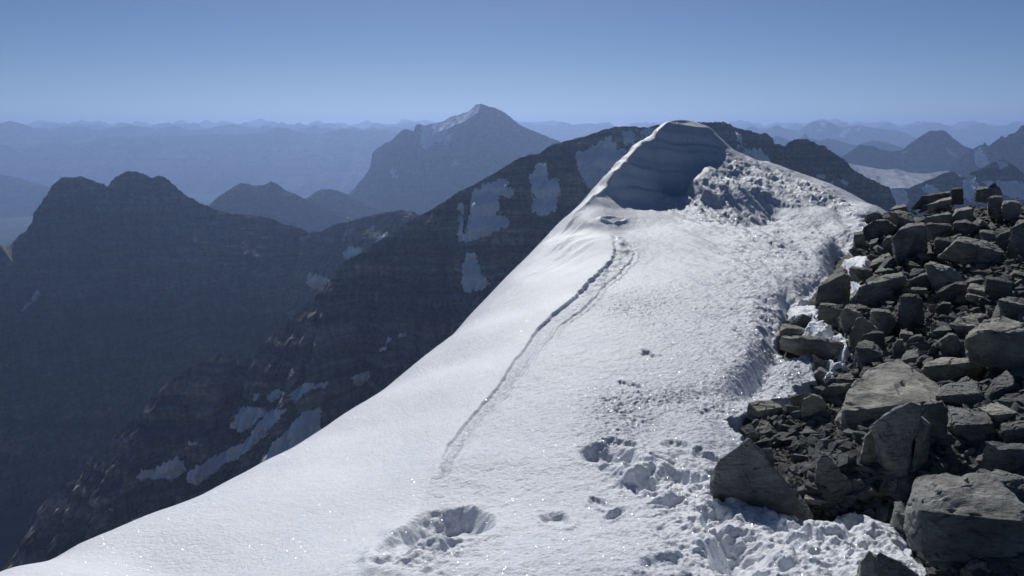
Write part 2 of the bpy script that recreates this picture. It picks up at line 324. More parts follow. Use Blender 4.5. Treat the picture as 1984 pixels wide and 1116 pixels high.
mountain('mountain', 'craggy blue mountain with rock towers leaving the frame at the right', [(1840,330),(1862,305),(1882,289),(1893,284),(1905,280),(1908,276),(1912,281),(1920,279),(1928,274),(1939,268),(1941,264),(1945,266),(1958,261),(1973,253),(1978,243),(1984,242),(2010,225),(2060,205),(2110,215),(2180,240),(2260,270)], 8200, M_FAR, slope=50, drop=1500, step=1.2, rows=240, crag=1.6, gully=.13, seed=22,
  patches=[[(1886,292),(1902,284),(1906,300),(1922,316),(1905,330),(1888,318)]])
mountain('mountain', 'distant range with white snowfields on the right horizon', [(1400,285),(1430,260),(1442,251),(1457,244),(1472,250),(1483,251),(1495,246),(1506,242),(1525,250),(1547,253),(1562,242),(1575,236),(1590,232),(1604,235),(1620,243),(1640,247),(1652,244),(1664,242),(1683,246),(1700,248),(1728,252),(1754,257),(1773,266),(1810,275),(1860,285)], 24000, M_FAR, slope=30, drop=1600, step=1.2, rows=200, crag=.9, gully=.14, seed=24,
  patches=[[(1572,240),(1590,232),(1604,234),(1612,241),(1598,246),(1585,241)],[(1614,266),(1630,258),(1648,248),(1652,252),(1640,262),(1636,270),(1620,271)],[(1655,256),(1664,243),(1670,246),(1662,256)],[(1580,255),(1590,250),(1595,256)]])
mountain('mountain', 'pair of low blue foothills in front of the snowy distant range', [(1470,300),(1495,270),(1505,262),(1520,268),(1540,275),(1552,266),(1560,259),(1568,268),(1590,272),(1606,267),(1630,275),(1660,282),(1690,272),(1720,276),(1760,290),(1800,300)], 15500, M_FAR, slope=35, drop=1200, step=1.4, rows=120, crag=.8, seed=26)
mountain('mountain', 'sunlit white glacier saddle below the pointed peak at right', [(1560,330),(1610,312),(1645,317),(1670,321),(1690,325),(1717,329),(1737,327),(1760,334),(1773,336),(1800,336),(1822,332),(1834,331),(1850,335),(1880,350),(1940,360)], 5600, M_FSNOW, slope=27, drop=380, step=1.3, rows=160, crag=.3, gully=.05, rough=.004, seed=28)
mountain('mountain', 'dark peak capped with a small snow patch behind the boulder heap', [(1690,385),(1712,372),(1739,364),(1760,365),(1775,358),(1800,348),(1826,337),(1848,332),(1860,342),(1872,341),(1882,334),(1901,327),(1924,314),(1939,310),(1950,312),(1973,327),(1990,345),(2050,370),(2120,400)], 4300, M_BUTTE, slope=50, drop=900, step=1.2, rows=240, crag=.9, gully=.12, terr=(90, .7), seed=30,
  patches=[[(1928,315),(1946,311),(1952,320),(1938,328)],[(1861,353),(1888,344),(1896,368),(1881,393),(1861,385)],[(1896,355),(1924,350),(1990,352),(1990,388),(1940,378)],[(1780,364),(1809,359),(1822,372),(1803,380),(1790,374)],[(1722,366),(1749,368),(1764,391),(1745,412),(1733,404)],[(1868,344),(1884,337),(1882,342),(1872,347)]])
# far horizon ranges
def hz(name_label, Y, y0, amp, seed, x0=-400, x1=2400, bumps=()):
    x = np.arange(x0, x1, 4.0)
    h = ridged(x / 90 + seed * 3.3, x * 0 + seed, o=4, gain=.6) * amp - amp
    y = y0 - h
    for (bx, bh, bw) in bumps: y = np.minimum(y, y0 - bh * 1.0 + abs(x - bx) / bw * bh) if bh > 0 else y
    mountain('mountain', name_label, list(zip(x, y)), Y, M_FAR, slope=22, drop=1500, step=2.5, rows=60, crag=.6, gully=.08, seed=seed)
hz('nearer blue ridge line of the far horizon at left', 26000, 252, 10, 41, x1=1000, bumps=((20,19,60),(255,9,70),(447,12,60),(-90,14,80)))
hz('middle pale ridge line running along the whole horizon', 33000, 244, 9, 43, bumps=((150,6,30),(1140,6,40),(362,6,25),(840,4,60)))
hz('faintest pale serrated ridge line on the far horizon', 42000, 239, 8, 47, bumps=((505,10,30),(1619,11,22),(100,4,20)))
# snow rim along the crest of the long dark ridge
mountain('mountain', 'thin white snow crest on the skyline beyond the long dark ridge', [(1095,278),(1105,270),(1120,266),(1140,261),(1160,255),(1175,252),(1190,256)], 3150, M_FSNOW, slope=30, drop=160, step=1.2, rows=40, crag=.2, seed=31, gully=.03, smooth_to=10)
# valley floor and the summit's own body
x = np.linspace(-1, 1, 300); x = np.sign(x) * np.abs(x)**1.6 * 48000; y = np.linspace(-5000**.5, 46000**.5, 300); y = np.sign(y) * y * y
X, Yg = np.meshgrid(x, y, indexing='ij')
Z = FLOOR + 60 * fbm(X / 3000, Yg / 3000, o=5) + 60
Z = np.where(np.abs(Z) > 0, Z, Z)
fl = mesh_obj('ground', np.stack([X, Yg, Z], -1).reshape(-1, 3), grid_faces(300, 300)[:, ::-1], mat_far_rock('valley', (.025, .035, .022), (.04, .05, .03), (.07, .075, .05), 1500))
tag(fl, 'deep hazy valley floor between the mountains', 'ground', kind='structure')
th = np.linspace(0, 2 * np.pi, 260); rr = np.linspace(0, 1, 160)**2 * 1900; T, R_ = np.meshgrid(th, rr, indexing='ij')
nx, ny = np.cos(T), np.sin(T); am = np.minimum(R_ * .2, 160)
Z = -9 - R_ * .95 + am * fbm(nx * R_ / 300 + 3, ny * R_ / 300, o=6, gain=.55)
Z[-1] = Z[0]
sb = mesh_obj('mountain_slope', np.stack([nx * R_, ny * R_ + 4, np.maximum(Z, FLOOR)], -1).reshape(-1, 3), grid_faces(260, 160)[:, ::-1], M_RIDGE)
tag(sb, 'steep rock flank of the summit falling into the valley below', 'mountain', kind='structure')

# ------------------------------------------------------------------ foreground snow surface
def tps_fit(P, v, lam=1e-5):
    P = np.asarray(P, float); v = np.asarray(v, float); n = len(P)
    r2 = ((P[:, None] - P[None])**2).sum(-1); K = .5 * r2 * np.log(r2 + 1e-12)
    A = np.zeros((n + 3, n + 3)); A[:n, :n] = K + lam * np.eye(n); A[:n, n] = 1; A[:n, n + 1:] = P; A[n, :n] = 1; A[n + 1:, :n] = P.T
    w = np.linalg.solve(A, np.r_[v, 0, 0, 0])
    def f(a, b):
        sh = a.shape; a = a.ravel(); b = b.ravel(); out = w[n] + w[n + 1] * a + w[n + 2] * b
        for i in range(n):
            r2 = (a - P[i, 0])**2 + (b - P[i, 1])**2; out = out + w[i] * .5 * r2 * np.log(r2 + 1e-12)
        return out.reshape(sh)
    return f
CREST = [(-330,1235,2.4),(-150,1170,2.8),(0,1108,3.3),(150,1056,3.9),(270,1010,4.5),(400,955,5.2),(520,890,6.0),(620,834,6.8),(700,780,7.6),(800,710,8.6),(870,655,9.4),(940,600,10.3),(1000,533,11.4),(1060,468,12.6),(1112,412,13.8),(1150,378,14.7),(1189,335,15.6),(1224,297,16.4),(1250,274,17.0),(1277,252,17.6),(1300,232,18.1)]
BACK = [(1330,232,18.4),(1360,240,18.5),(1385,258,18.5),(1412,284,18.4),(1440,302,18.3),(1500,320,18.0),(1560,341,17.6),(1620,365,17.2),(1680,392,16.2),(1716,408,15.2),(1760,420,14.8)]
INNER = [(300,1116,3.35),(700,1116,2.85),(1000,1116,2.72),(1300,1116,2.7),(1500,1116,2.7),(1800,1116,2.75),(300,1300,2.3),(1000,1400,2.0),(1700,1400,2.0),(2100,1300,2.2),
 (600,1000,4.0),(850,1000,3.7),(1100,1000,3.5),(1350,1000,3.4),(1600,1000,3.4),(700,900,5.0),(900,880,4.6),(1150,880,4.35),(1400,880,4.25),
 (800,800,6.2),(950,800,5.6),(1150,780,5.3),(1350,760,5.4),(1480,770,5.2),(900,700,7.9),(1050,680,7.1),(1250,680,6.6),(1420,690,6.3),(1530,700,6.3),
 (1000,600,9.7),(1100,580,9.3),(1250,580,8.8),(1400,590,8.4),(1500,600,8.1),(1080,510,11.5),(1200,500,11.5),(1320,500,11.2),(1450,500,11.0),(1580,510,10.6),
 (1140,440,13.3),(1200,440,13.6),(1300,440,13.6),(1400,440,13.8),(1520,450,13.4),(1640,440,13.2),
 (1150,428,13.4),(1185,392,14.6),(1215,377,15.4),(1258,361,16.0),(1310,388,16.8),(1328,365,16.9),(1395,300,17.7),(1370,325,16.9),(1345,345,16.6),(1358,372,16.1),
 (1310,285,17.5),(1350,280,17.8),(1400,345,16.7),(1450,330,17.2),(1450,350,16.5),(1370,400,15.6),(1260,400,15.0),
 (1416,362,16.1),(1480,372,15.9),(1545,380,15.7),(1400,422,15.1),(1440,424,15.2),(1490,430,15.15),(1540,404,15.2),(1600,404,14.9),(1480,446,14.3),(1540,350,16.8),(1600,400,15.2),(1600,430,14.2)]
cpts, cval = [], []
def addpix(px, py, Y): t, q = tq(px, py); cpts.append((float(t), math.log(Y))); cval.append(float(q))
def add3(x, y, z): cpts.append((x / y, math.log(y))); cval.append(z / y)
for a in CREST + BACK + INNER: addpix(*a)
cr3 = np.array([P3(np.array(a[0]), np.array(a[1]), a[2]) for a in CREST + BACK])
for i, c in enumerate(cr3):
    a = cr3[max(i - 1, 0)]; b = cr3[min(i + 1, len(cr3) - 1)]; d = (b - a)[:2]; d /= np.linalg.norm(d); nl = np.array([-d[1], d[0]])
    for k, dr in ((.5, .42), (1.5, 1.7), (4.0, 5.2)):
        if c[1] < 6: k *= .7; dr *= .7
        p = c[:2] + nl * k
        if p[1] > .8: add3(p[0], p[1], c[2] - dr)
tps = tps_fit(cpts, cval)
def S0(x, y):
    y = np.maximum(y, .5); return y * tps(x / y, np.log(y))
def cast(px, py, f, y0=1.4, y1=40, n=700):
    t, q = tq(px, py); ys = np.exp(np.linspace(math.log(y0), math.log(y1), n)); z = f(t * ys, ys); m = np.where(q * ys <= z)[0]
    if len(m) == 0:
        i = int(np.argmin((q * ys - z)[:int(n * .85)] / ys[:int(n * .85)])); return float(t * ys[i]), float(ys[i]), float(z[i])
    i = max(m[0], 1); a = (q * ys[i - 1] - z[i - 1]); b = (q * ys[i] - z[i]); k = a / (a - b + 1e-12); Y = ys[i - 1] + k * (ys[i] - ys[i - 1])
    return float(t * Y), float(Y), float(q * Y)
EDGE = [(1790,395),(1716,408),(1683,424),(1661,440),(1650,455),(1656,478),(1664,492),(1640,503),(1632,520),(1600,545),(1568,572),(1530,582),(1512,600),(1518,625),(1510,640),(1512,655),(1530,672),(1572,688),(1578,712),(1545,745),(1500,762),(1452,770),(1418,790),(1438,822),(1452,850),(1440,880),(1478,900),(1500,945),(1570,985),(1600,988),(1625,975),(1660,974),(1690,992),(1722,995),(1728,1020),(1765,1062),(1800,1105),(1830,1160),(1850,1300)]
ED = np.array([cast(px, py, S0)[:2] for px, py in EDGE]); ED[0] = ED[1] + np.array([1.2, 2.5]); ED = np.vstack([ED, ED[-1] + [0.2, -1.5]])
TR = [(838,925),(852,890),(880,842),(925,790),(965,745),(1000,690),(1035,640),(1062,612),(1100,580),(1135,545),(1165,520),(1185,500),(1190,480),(1184,462)]
TRK = catmull([cast(px, py, S0)[:2] for px, py in TR], 6)
def cubic_up(ac, a):
    h = ac[1] - ac[0]; f = (a - ac[0]) / h; i = np.clip(np.floor(f).astype(int), 1, len(ac) - 3); u = f - i; M = np.zeros((len(a), len(ac))); r = np.arange(len(a))
    M[r, i - 1] = -.5 * u + u * u - .5 * u**3; M[r, i] = 1 - 2.5 * u * u + 1.5 * u**3; M[r, i + 1] = .5 * u + 2 * u * u - 1.5 * u**3; M[r, i + 2] = -.5 * u * u + .5 * u**3
    return M
def fan(f, ts, ys, k=5):
    l = np.log(ys); tc = np.linspace(ts[0] - .01, ts[-1] + .01, len(ts) // k); lc = np.linspace(l[0] - .01, l[-1] + .01, len(l) // k)
    L, T = np.meshgrid(lc, tc, indexing='ij'); return (cubic_up(lc, l) @ f(T, L) @ cubic_up(tc, ts).T) * ys[:, None]
def snow_height(X, Yv, Z):
    px, py = proj(X, Yv, Z)
    G = lambda cx, cy, rx, ry, rot=0: np.exp(-(((px - cx) * math.cos(rot) + (py - cy) * math.sin(rot)) / rx)**2 - ((-(px - cx) * math.sin(rot) + (py - cy) * math.cos(rot)) / ry)**2)
    NX = fbm(X * 7, Yv * 7, o=3); NY = fbm(X * 7 + 9, Yv * 7, o=3)
    def E(cx, cy, rx, ry, rot=0):
        wx = px + 6 * NX; wy = py + 4 * NY
        return np.sqrt((((wx - cx) * math.cos(rot) + (wy - cy) * math.sin(rot)) / rx)**2 + ((-(wx - cx) * math.sin(rot) + (wy - cy) * math.cos(rot)) / ry)**2)
    # broad swells
    Z = Z + .035 * fbm(X / 1.6 + 3, Yv / 2.4, o=3) * ss(2, 6, Yv)
    # avalanche-like crack with raised rails along the crest
    d, s, arc = seg_dist(X, Yv, TRK); sd_ = d * s; Lt = arc / arc.max() if arc.max() > 0 else arc
    tot = np.hypot(*np.diff(TRK, axis=0).T).sum(); fr = arc / tot
    wv = (.115 + .13 * ss(0, .7, fr)) * (1 + .15 * fbm(arc * 1.1, arc * 0 + 2, o=2)); hv = (.030 + .022 * ss(.2, .75, fr)) * ss(0.0, .07, fr) * (1 - ss(.84, 1.0, fr))
    sdj = sd_ + .012 * fbm(arc * 4, arc * 0 + 1, o=3) + .035 * ss(.5, .8, fr) * fbm(X * 9, Yv * 9, o=2)
    endm = np.where(((fr <= 0) | (fr >= 1)) & (d > .05), np.exp(-(d / .15)**2), 1.0)
    trough = ss(-.006, .022, sdj) * (1 - ss(0.0, 2.2, (sdj - wv)))
    Z = Z - hv * endm * trough
    r1 = np.exp(-((sdj - wv) / .022)**2); r2 = np.exp(-((sdj - wv * 1.35) / .02)**2); gv = np.exp(-((sdj - wv * 1.17) / .02)**2)
    Z = Z + hv * endm * (.38 * r1 + .25 * r2 - .22 * gv)
    inb = ss(0, .04, sdj) * (1 - ss(-.02, .02, sdj - wv)) * endm
    Z = Z + inb * .006 * fbm(X * 30, Yv * 30, o=2) + inb * ss(.5, .75, fr) * .035 * fbm(X * 5, Yv * 4 + 7, o=2)
    # pits and footprints: (x, y, rx, ry, rotation, depth)
    for (cx, cy, rx, ry, ro, dp, rim) in ((872,1022,84,32,-.10,.11,.02),(775,1058,60,26,-.6,.07,.015),(1178,884,52,21,.05,.075,.012),(1205,860,36,12,.2,.03,.006),(1258,681,17,7,.5,.035,0),(1232,741,20,6,.4,.03,0),(1212,735,12,4,.4,.02,0),
        (1075,1008,32,13,.2,.035,.01),(1160,978,26,10,.3,.025,.01),(1190,1000,22,10,-.5,.03,.01),(1385,1000,36,20,.3,.05,.02),(1330,930,42,16,.3,.04,.02),(1260,945,26,11,.4,.035,.015),(1370,880,30,12,.2,.04,.01),(1300,1090,60,20,-.1,.03,.01),(1410,925,24,14,.4,.04,.01),(1660,1005,26,26,.1,.04,.01),(1700,1050,50,24,.3,.03,.01),(1310,860,30,12,.2,.03,.01)):
        e = E(cx, cy, rx, ry, ro); vv = (cy - py) / ry; Z = Z - dp * (1 - ss(.62, 1.12, e)) * (.12 + .88 * ss(-1.1, .45, vv)) + rim * np.exp(-((e - 1.25) / .25)**2) * (.3 + .7 * ss(.2, -.6, vv))
    e = np.hypot((px - 1188) / 26, (py - 418) / 6.5); Z = Z + .03 * np.exp(-((e - 1) / .18)**2) * (1 + fbm(X * 6, Yv * 3, o=2))
    # scoops facing the camera (shaded hollows)
    for (cx, cy, rx, ry, ro, dp) in ((1440,1065,60,34,.1,.15),(1490,690,62,26,-.9,.16),(1455,730,60,20,-.5,.09),(1345,757,90,14,-.12,.05),(1250,800,60,26,.5,.05),(1632,475,26,30,.2,.34),(1618,506,26,14,.9,.22),(1575,470,70,16,.25,.14),(1500,520,60,12,.4,.05),(1660,440,30,10,.5,.12),(1560,548,26,15,.1,.16),(1535,600,14,38,-.35,.16),(1600,442,42,12,-.1,.12),(1640,420,26,6,.3,.09),(1560,478,60,10,.15,.08),(1225,585,70,16,.1,.05)):
        Z = Z - dp * G(cx, cy, rx, ry, ro)
    # long wind streaks on the right flank
    ux, uy = .32, -.947; a = X * ux + Yv * uy; b = X * uy - Yv * ux
    mst = ss(1230, 1500, px) * (1 - ss(700, 800, py)) * ss(395, 440, py)
    Z = Z + mst * .045 * fbm(a * .55, b * 3.4, o=4, gain=.55) 
    mq = ss(1330, 1480, px) * (1 - ss(620, 760, py)) * ss(400, 440, py); Z = Z + mq * (.045 * (ridged(a * .8 + .1 * NX, b * 3.2, o=4, gain=.5) - .9) + .010 * fbm(a * 7, b * 12, o=3, gain=.6))
    # lumpy crust below the peak
    ml = np.clip(G(1440,345,80,34,.3) + G(1375,385,55,40) + G(1435,430,70,12) + .45 * G(1480,402,80,30) + G(1300,380,60,18) * .6 + G(1540,362,80,24,.35) + G(1620,395,70,14,.4), 0, 1.1)
    Z = Z + ml * (.085 * (ridged(a * .7 + .15 * NX, b * 2.5, o=3, gain=.48) - .9) + .025 * fbm(a * 2.2, b * 6, o=3))
    # crisp cornice lip along the crest of the peak
    d, s, arc = seg_dist(X, Yv, cr3[:, :2]); mk = ss(12.6, 14.5, Yv) * ss(.0, .02, d)
    lip = mk * (1 - ss(1310, 1370, px)); jd = np.maximum(d + .04 * fbm(arc * 1.7, arc * 0 + 4, o=3), 0)
    Z = Z + lip * np.where(s > 0, -.12 * (1 - np.exp(-jd / .10)) * np.exp(-jd / 1.3), -.06 * (1 - np.exp(-jd / .3)) * np.exp(-jd / 1.5))
    # wind-carved bands across the shaded face of the peak
    mb = G(1290,310,110,60,-.5) * (1 - np.clip(ml, 0, 1)); bz = (Z + .18 * X) * 5.5 + .6 * fbm(X * .8, Yv * .8, o=2); Z = Z + mb * .05 * (np.sin(bz * 2.2) + .5 * np.sin(bz * 5.1))
    # suncups and grains
    rm = .28 + 1.0 * G(1225,585,95,34) + 1.1 * G(1205,785,80,42) + .9 * G(1340,765,110,22) + .8 * G(1185,850,70,28) + .9 * G(1500,710,70,50) + .5 * G(1600,590,60,70) + .6 * ss(1100, 1400, px) * ss(500, 620, py) * .6
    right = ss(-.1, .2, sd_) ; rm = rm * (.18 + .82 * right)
    near = ss(0, 1, (py - 400) / 200)
    Z = Z + rm * (.008 * (ridged(X * 13, Yv * 13, o=3, gain=.6) - 1) + .005 * fbm(X * 34, Yv * 34, o=2)) * near
    Z = Z + .006 * (.25 + .75 * right) * fbm(X * 7 + 5, Yv * 7, o=4, gain=.6)
    # trampled soft snow
    mt = np.clip(G(1330,960,130,60,.45) + G(1420,1060,140,80) + G(1650,1050,130,70) + G(1240,920,60,30) + .7 * G(800,1085,90,30) + .5 * G(870,1060,70,16) + .6*G(1500,990,60,40), 0, 1)
    jx_ = X + .05 * NX; jy_ = Yv + .05 * NY
    Z = Z + mt * (.11 * (np.abs(perlin2(jx_ * 3.4, jy_ * 3.4)) - .2) + .055 * (np.abs(perlin2(jx_ * 8 + 3, jy_ * 8)) - .2) + .010 * fbm(X * 22, Yv * 22, o=3, gain=.55))
    # left lip flutes just under the crest
    mf = G(1090,460,50,50) + G(1010,540,60,26,-.8) * .8
    Z = Z + mf * .03 * fbm(X * 1.1 + Yv * .2, Yv * .5 * 6 - X * 4, o=4)
    # melted edge against the rocks
    d, s, arc = seg_dist(X, Yv, ED); e = -d * s
    e = e + .07 * fbm(X * 2.6, Yv * 2.6, o=4, gain=.6)
    thick = .10 + .05 * ss(4, 8, Yv)
    Z = Z - ss(-.30, 0.0, e) * thick * .5 - np.maximum(e, 0) * 2.2
    firn_shade = np.clip(np.maximum(right * (.30 + .65 * ss(950, 1450, px) + .25 * fbm(X * .9, Yv * .5, o=3)) + .25 * rm, inb * .95), 0, 1) * (1 - mt)  # coarse old snow, plus painted self-shading of the rough, grazing right flank
    return Z, e, firn_shade
nr, nc = 1500, 1180
ys = np.exp(np.linspace(math.log(1.7), math.log(24.5), nr)); ts = np.linspace(-.86, .66, nc)
Yg, Tg = np.meshgrid(ys, ts, indexing='ij'); Xg = Tg * Yg
Zg, e, firn_shade = snow_height(Xg, Yg, fan(tps, ts, ys))
keep = (e < .5).ravel()
Fs = grid_faces(nr, nc); Fs = Fs[keep[Fs].all(1)]
us, inv = np.unique(Fs, return_inverse=True)
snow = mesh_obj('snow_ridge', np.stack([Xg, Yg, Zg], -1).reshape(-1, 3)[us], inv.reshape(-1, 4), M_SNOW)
at = snow.data.attributes.new('firn_shade', 'FLOAT', 'POINT'); at.data.foreach_set('value', firn_shade.ravel()[us].astype(np.float32))
tag(snow, 'long bright white snow ridge climbing to a smooth corniced snow peak', 'snow ridge', kind='structure')

# ------------------------------------------------------------------ rock heap ground
GC = [(1984,1116,2.65),(2200,1116,2.5),(1850,1116,2.7),(1600,1300,2.1),(2200,1400,1.9),(1984,900,3.55),(2150,900,3.3),(1980,760,4.3),(2150,740,4.1),(1980,620,5.9),(2150,600,5.6),(1980,520,8.2),(2150,500,7.8),(1980,430,11.4),(2150,420,11),
 (1850,900,3.75),(1720,930,3.65),(1600,930,3.75),(1850,780,4.75),(1700,800,4.7),(1560,820,4.75),(1850,680,5.7),(1700,700,6.0),(1560,770,5.1),(1850,580,7.6),(1700,600,7.8),(1850,500,9.7),(1720,500,10.3),(1850,420,12.6),(1740,420,14.0),(1900,400,13.0)]
gp, gv = [], []
for a in GC: t, q = tq(a[0], a[1]); gp.append((float(t), math.log(a[2]))); gv.append(float(q))
for (x_, y_) in ED[1:-1:1]:
    z_ = float(S0(np.array([x_]), np.array([y_]))[0]) - .17; gp.append((x_ / y_, math.log(y_))); gv.append(z_ / y_)
for (px, Y, z_) in ((1750,16.5,-2.6),(1850,16,-2.4),(1950,16,-2.2),(2100,15.5,-2.0),(1800,20,-5),(1950,20,-5),(2150,20,-5)):
    t = (px - CX) / F; gp.append((t, math.log(Y))); gv.append(z_ / Y)
gt = tps_fit(gp, gv, 1e-4)
def G0(x, y):
    y = np.maximum(y, .5); return y * gt(x / y, np.log(y))
nr2, nc2 = 620, 420
ys = np.exp(np.linspace(math.log(1.7), math.log(20), nr2)); ts = np.linspace(.15, .95, nc2)
Yg, Tg = np.meshgrid(ys, ts, indexing='ij'); Xg = Tg * Yg
Zg = fan(gt, ts, ys) - .07 + .03 * fbm(Xg * 3, Yg * 3, o=4) + .012 * (ridged(Xg * 16, Yg * 16, o=3) - 1)
d, s, a_ = seg_dist(Xg, Yg, ED); keep = ((-d * s) > -.6).ravel()
Fs = grid_faces(nr2, nc2); Fs = Fs[keep[Fs].all(1)]; us, inv = np.unique(Fs, return_inverse=True)
go = mesh_obj('scree_ground', np.stack([Xg, Yg, Zg], -1).reshape(-1, 3)[us], inv.reshape(-1, 4), M_SCREE)
tag(go, 'dark gritty scree ground under the boulders', 'ground', kind='structure')

# ------------------------------------------------------------------ boulders
def hull(P):
    bm = bmesh.new(); vs = [bm.verts.new(p) for p in P]
    bmesh.ops.convex_hull(bm, input=vs)
    bmesh.ops.delete(bm, geom=[v for v in bm.verts if not v.link_faces], context='VERTS')
    bmesh.ops.triangulate(bm, faces=bm.faces[:]); bmesh.ops.recalc_face_normals(bm, faces=bm.faces[:])
    bm.verts.index_update(); V = np.array([v.co[:] for v in bm.verts]); T = np.array([[v.index for v in f.verts] for f in bm.faces]); bm.free()
    return V, T
def subdiv(V, T, L):
    """split every triangle edge longer than L (uniform 1-to-4 rounds)"""
    for _ in range(7):
        E = np.sort(np.vstack([T[:, [0, 1]], T[:, [1, 2]], T[:, [2, 0]]]), 1); U, inv = np.unique(E, axis=0, return_inverse=True); inv = inv.ravel()
        le = np.linalg.norm(V[U[:, 0]] - V[U[:, 1]], axis=1)
        if np.percentile(le, 80) < L or len(T) > 9000: break
        n = len(V); V = np.vstack([V, (V[U[:, 0]] + V[U[:, 1]]) / 2]); m = len(T)
        a, b, c = T.T; ab, bc, ca = inv[:m] + n, inv[m:2 * m] + n, inv[2 * m:] + n
        T = np.vstack([np.c_[a, ab, ca], np.c_[ab, b, bc], np.c_[ca, bc, c], np.c_[ab, bc, ca]])
    return V, T
def relax(V, T, it, k=.5):
    E = np.vstack([T[:, [0, 1]], T[:, [1, 2]], T[:, [2, 0]]])
    for _ in range(it):
        S = np.zeros_like(V); N = np.zeros(len(V)); np.add.at(S, E[:, 0], V[E[:, 1]]); np.add.at(N, E[:, 0], 1); np.add.at(S, E[:, 1], V[E[:, 0]]); np.add.at(N, E[:, 1], 1)
        V = V * (1 - k) + k * S / N[:, None]
    return V
def vnormals(V, T):
    fn = np.cross(V[T[:, 1]] - V[T[:, 0]], V[T[:, 2]] - V[T[:, 0]]); N = np.zeros_like(V)
    for i in range(3): np.add.at(N, T[:, i], fn)
    return N / (np.linalg.norm(N, axis=1, keepdims=True) + 1e-12)
def stone_mesh(P, dist, seed, rough=1.0):
    V, T = hull(P); size = np.ptp(V, axis=0).max(); L = max(dist * 3.2 / F, size / 45)
    V, T = subdiv(V, T, L); V = relax(V, T, 1, .4)
    N = vnormals(V, T); s = size; q = V / s + seed * 3.17
    rr = np.array([[.94, .2, .28], [-.2, .97, -.05], [-.29, 0, .95]]); Q = q @ rr.T
    d = .030 * fbm(Q[:, 0] * 2.2, Q[:, 1] * 2.2, Q[:, 2] * 5, o=5, gain=.62)
    stp = Q[:, 2] * 9 + .8 * fbm(Q[:, 0] * 2, Q[:, 1] * 2, Q[:, 2], o=2); fr = stp - np.floor(stp)
    d = d + .020 * (ss(.35, .65, fr) - fr) * (perlin(Q[:, 0] * 3, Q[:, 1] * 3, Q[:, 2] * 3 + 8) > -.1)
    cr = np.abs(perlin(Q[:, 0] * 2.6 + 4, Q[:, 1] * 2.6, Q[:, 2] * 4)); d = d - .022 * (1 - ss(0, .05, cr))
    V = V + N * (d * s * rough)[:, None]
    return V, T
BOULDERS = []
def boulder(label, E, B, T=(), s=.35, mat=None, name='boulder', dy=0.0, thick=None, lean=0.0, group='boulders heaped beside the snow ridge'):
    bx = np.array([b[0] for b in B], float); by = np.array([b[1] for b in B], float); i = int(np.argmax(by))
    h = cast(bx[i], by[i], G0); Y0 = (h[1] if h else 12.0) + dy
    eY = Y0 + lean; pts = []
    tE, qE = tq([e[0] for e in E], [e[1] for e in E]); s = s * .3; zE = float(np.mean(qE * eY))
    tB, qB = tq(bx, by)
    # bottoms of the front face: each rests on the ground along its own ray if that lies close, else at the front depth
    for t, q, yy in zip(tB, qB, by):
        k = (by[i] - yy); Yb = Y0 + min(k * Y0 * Y0 / (F * 1.6), .35 * Y0 * .12 + .02)
        pts.append((t * Yb, Yb, q * Yb))
    for t, q in zip(tE, qE): pts.append((t * eY, eY, q * eY))
    wpx = (max([e[0] for e in E] + list(bx)) - min([e[0] for e in E] + list(bx))); wm = wpx * Y0 / F
    back = []
    for (px, py) in T:
        t, q = tq(px, py); Yr = (zE - s * eY) / (q - s) if q < s - 1e-3 else eY + .3 * wm
        Yr = float(np.clip(Yr, eY + .06 * wm, eY + 1.3 * wm)); back.append((float(t) * Yr, Yr, float(q) * Yr))
    th = thick if thick else .45 * wm
    if not back:
        back = [(t * (eY + th), eY + th, q * (eY + th) - .04 * wm) for t, q in zip(tE, qE)]
    zb = min(p[2] for p in pts); pts += back
    hgt = max(p[2] for p in pts) - zb
    for b in back: pts.append((b[0], b[1] + .02, max(zb, b[2] - max(hgt, .3 * wm))))
    for p in pts[:len(tB)]: pts.append((p[0], p[1] + .06 * wm, p[2] - .15 * min(hgt, wm) - .01))
    P = np.array(pts); c = P.mean(0)
    V, Tt = stone_mesh(P - c, Y0, len(BOULDERS) + 1)
    m = mat or M_ROCK
    o = mesh_obj(name, V, Tt, m, smooth=True, sharp=32); o.location = c
    tag(o, label, name, group); BOULDERS.append(o)
    return o
b = boulder
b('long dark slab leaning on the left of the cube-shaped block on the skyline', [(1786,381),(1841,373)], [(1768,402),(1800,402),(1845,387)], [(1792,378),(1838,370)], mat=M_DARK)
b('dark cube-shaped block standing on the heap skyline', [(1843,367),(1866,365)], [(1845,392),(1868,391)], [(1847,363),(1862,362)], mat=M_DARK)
b('tilted slab with a bright top just under the cube-shaped block', [(1797,397),(1822,395),(1846,385)], [(1800,411),(1830,409),(1850,396)], [(1824,385),(1843,382)], s=.5)
b('pale flat stone where the heap meets the snow skyline', [(1723,407),(1742,409),(1757,400)], [(1724,415),(1742,417),(1760,409)], [(1735,400),(1751,395)])
b('square grey block on top of the tallest pillar of the heap', [(1891,368),(1936,363),(1942,376)], [(1892,386),(1918,389),(1940,388)], [(1895,363),(1930,360)])
b('upright pillar stone under the square top block at upper right', [(1916,384),(1942,382)], [(1914,410),(1945,420)], [(1920,380),(1940,379)])
b('small pointed cap stone on the highest block of the heap', [(1924,355),(1928,354)], [(1913,363),(1934,363)], dy=.05)
b('rounded grey block right of the tallest pillar', [(1943,398),(1958,391),(1979,397)], [(1946,416),(1966,425),(1977,412)], [(1946,390),(1970,387)])
b('dark stone poking from the snow at the far left end of the heap', [(1676,418),(1695,412),(1709,416)], [(1669,435),(1690,439),(1712,429)], [(1680,415),(1700,409)], mat=M_DARK)
b('rough rounded dark boulder just below the far left end stone', [(1672,441),(1695,427),(1720,429),(1740,442)], [(1676,466),(1700,464),(1730,456)], [(1682,432),(1712,424)], mat=M_DARK)
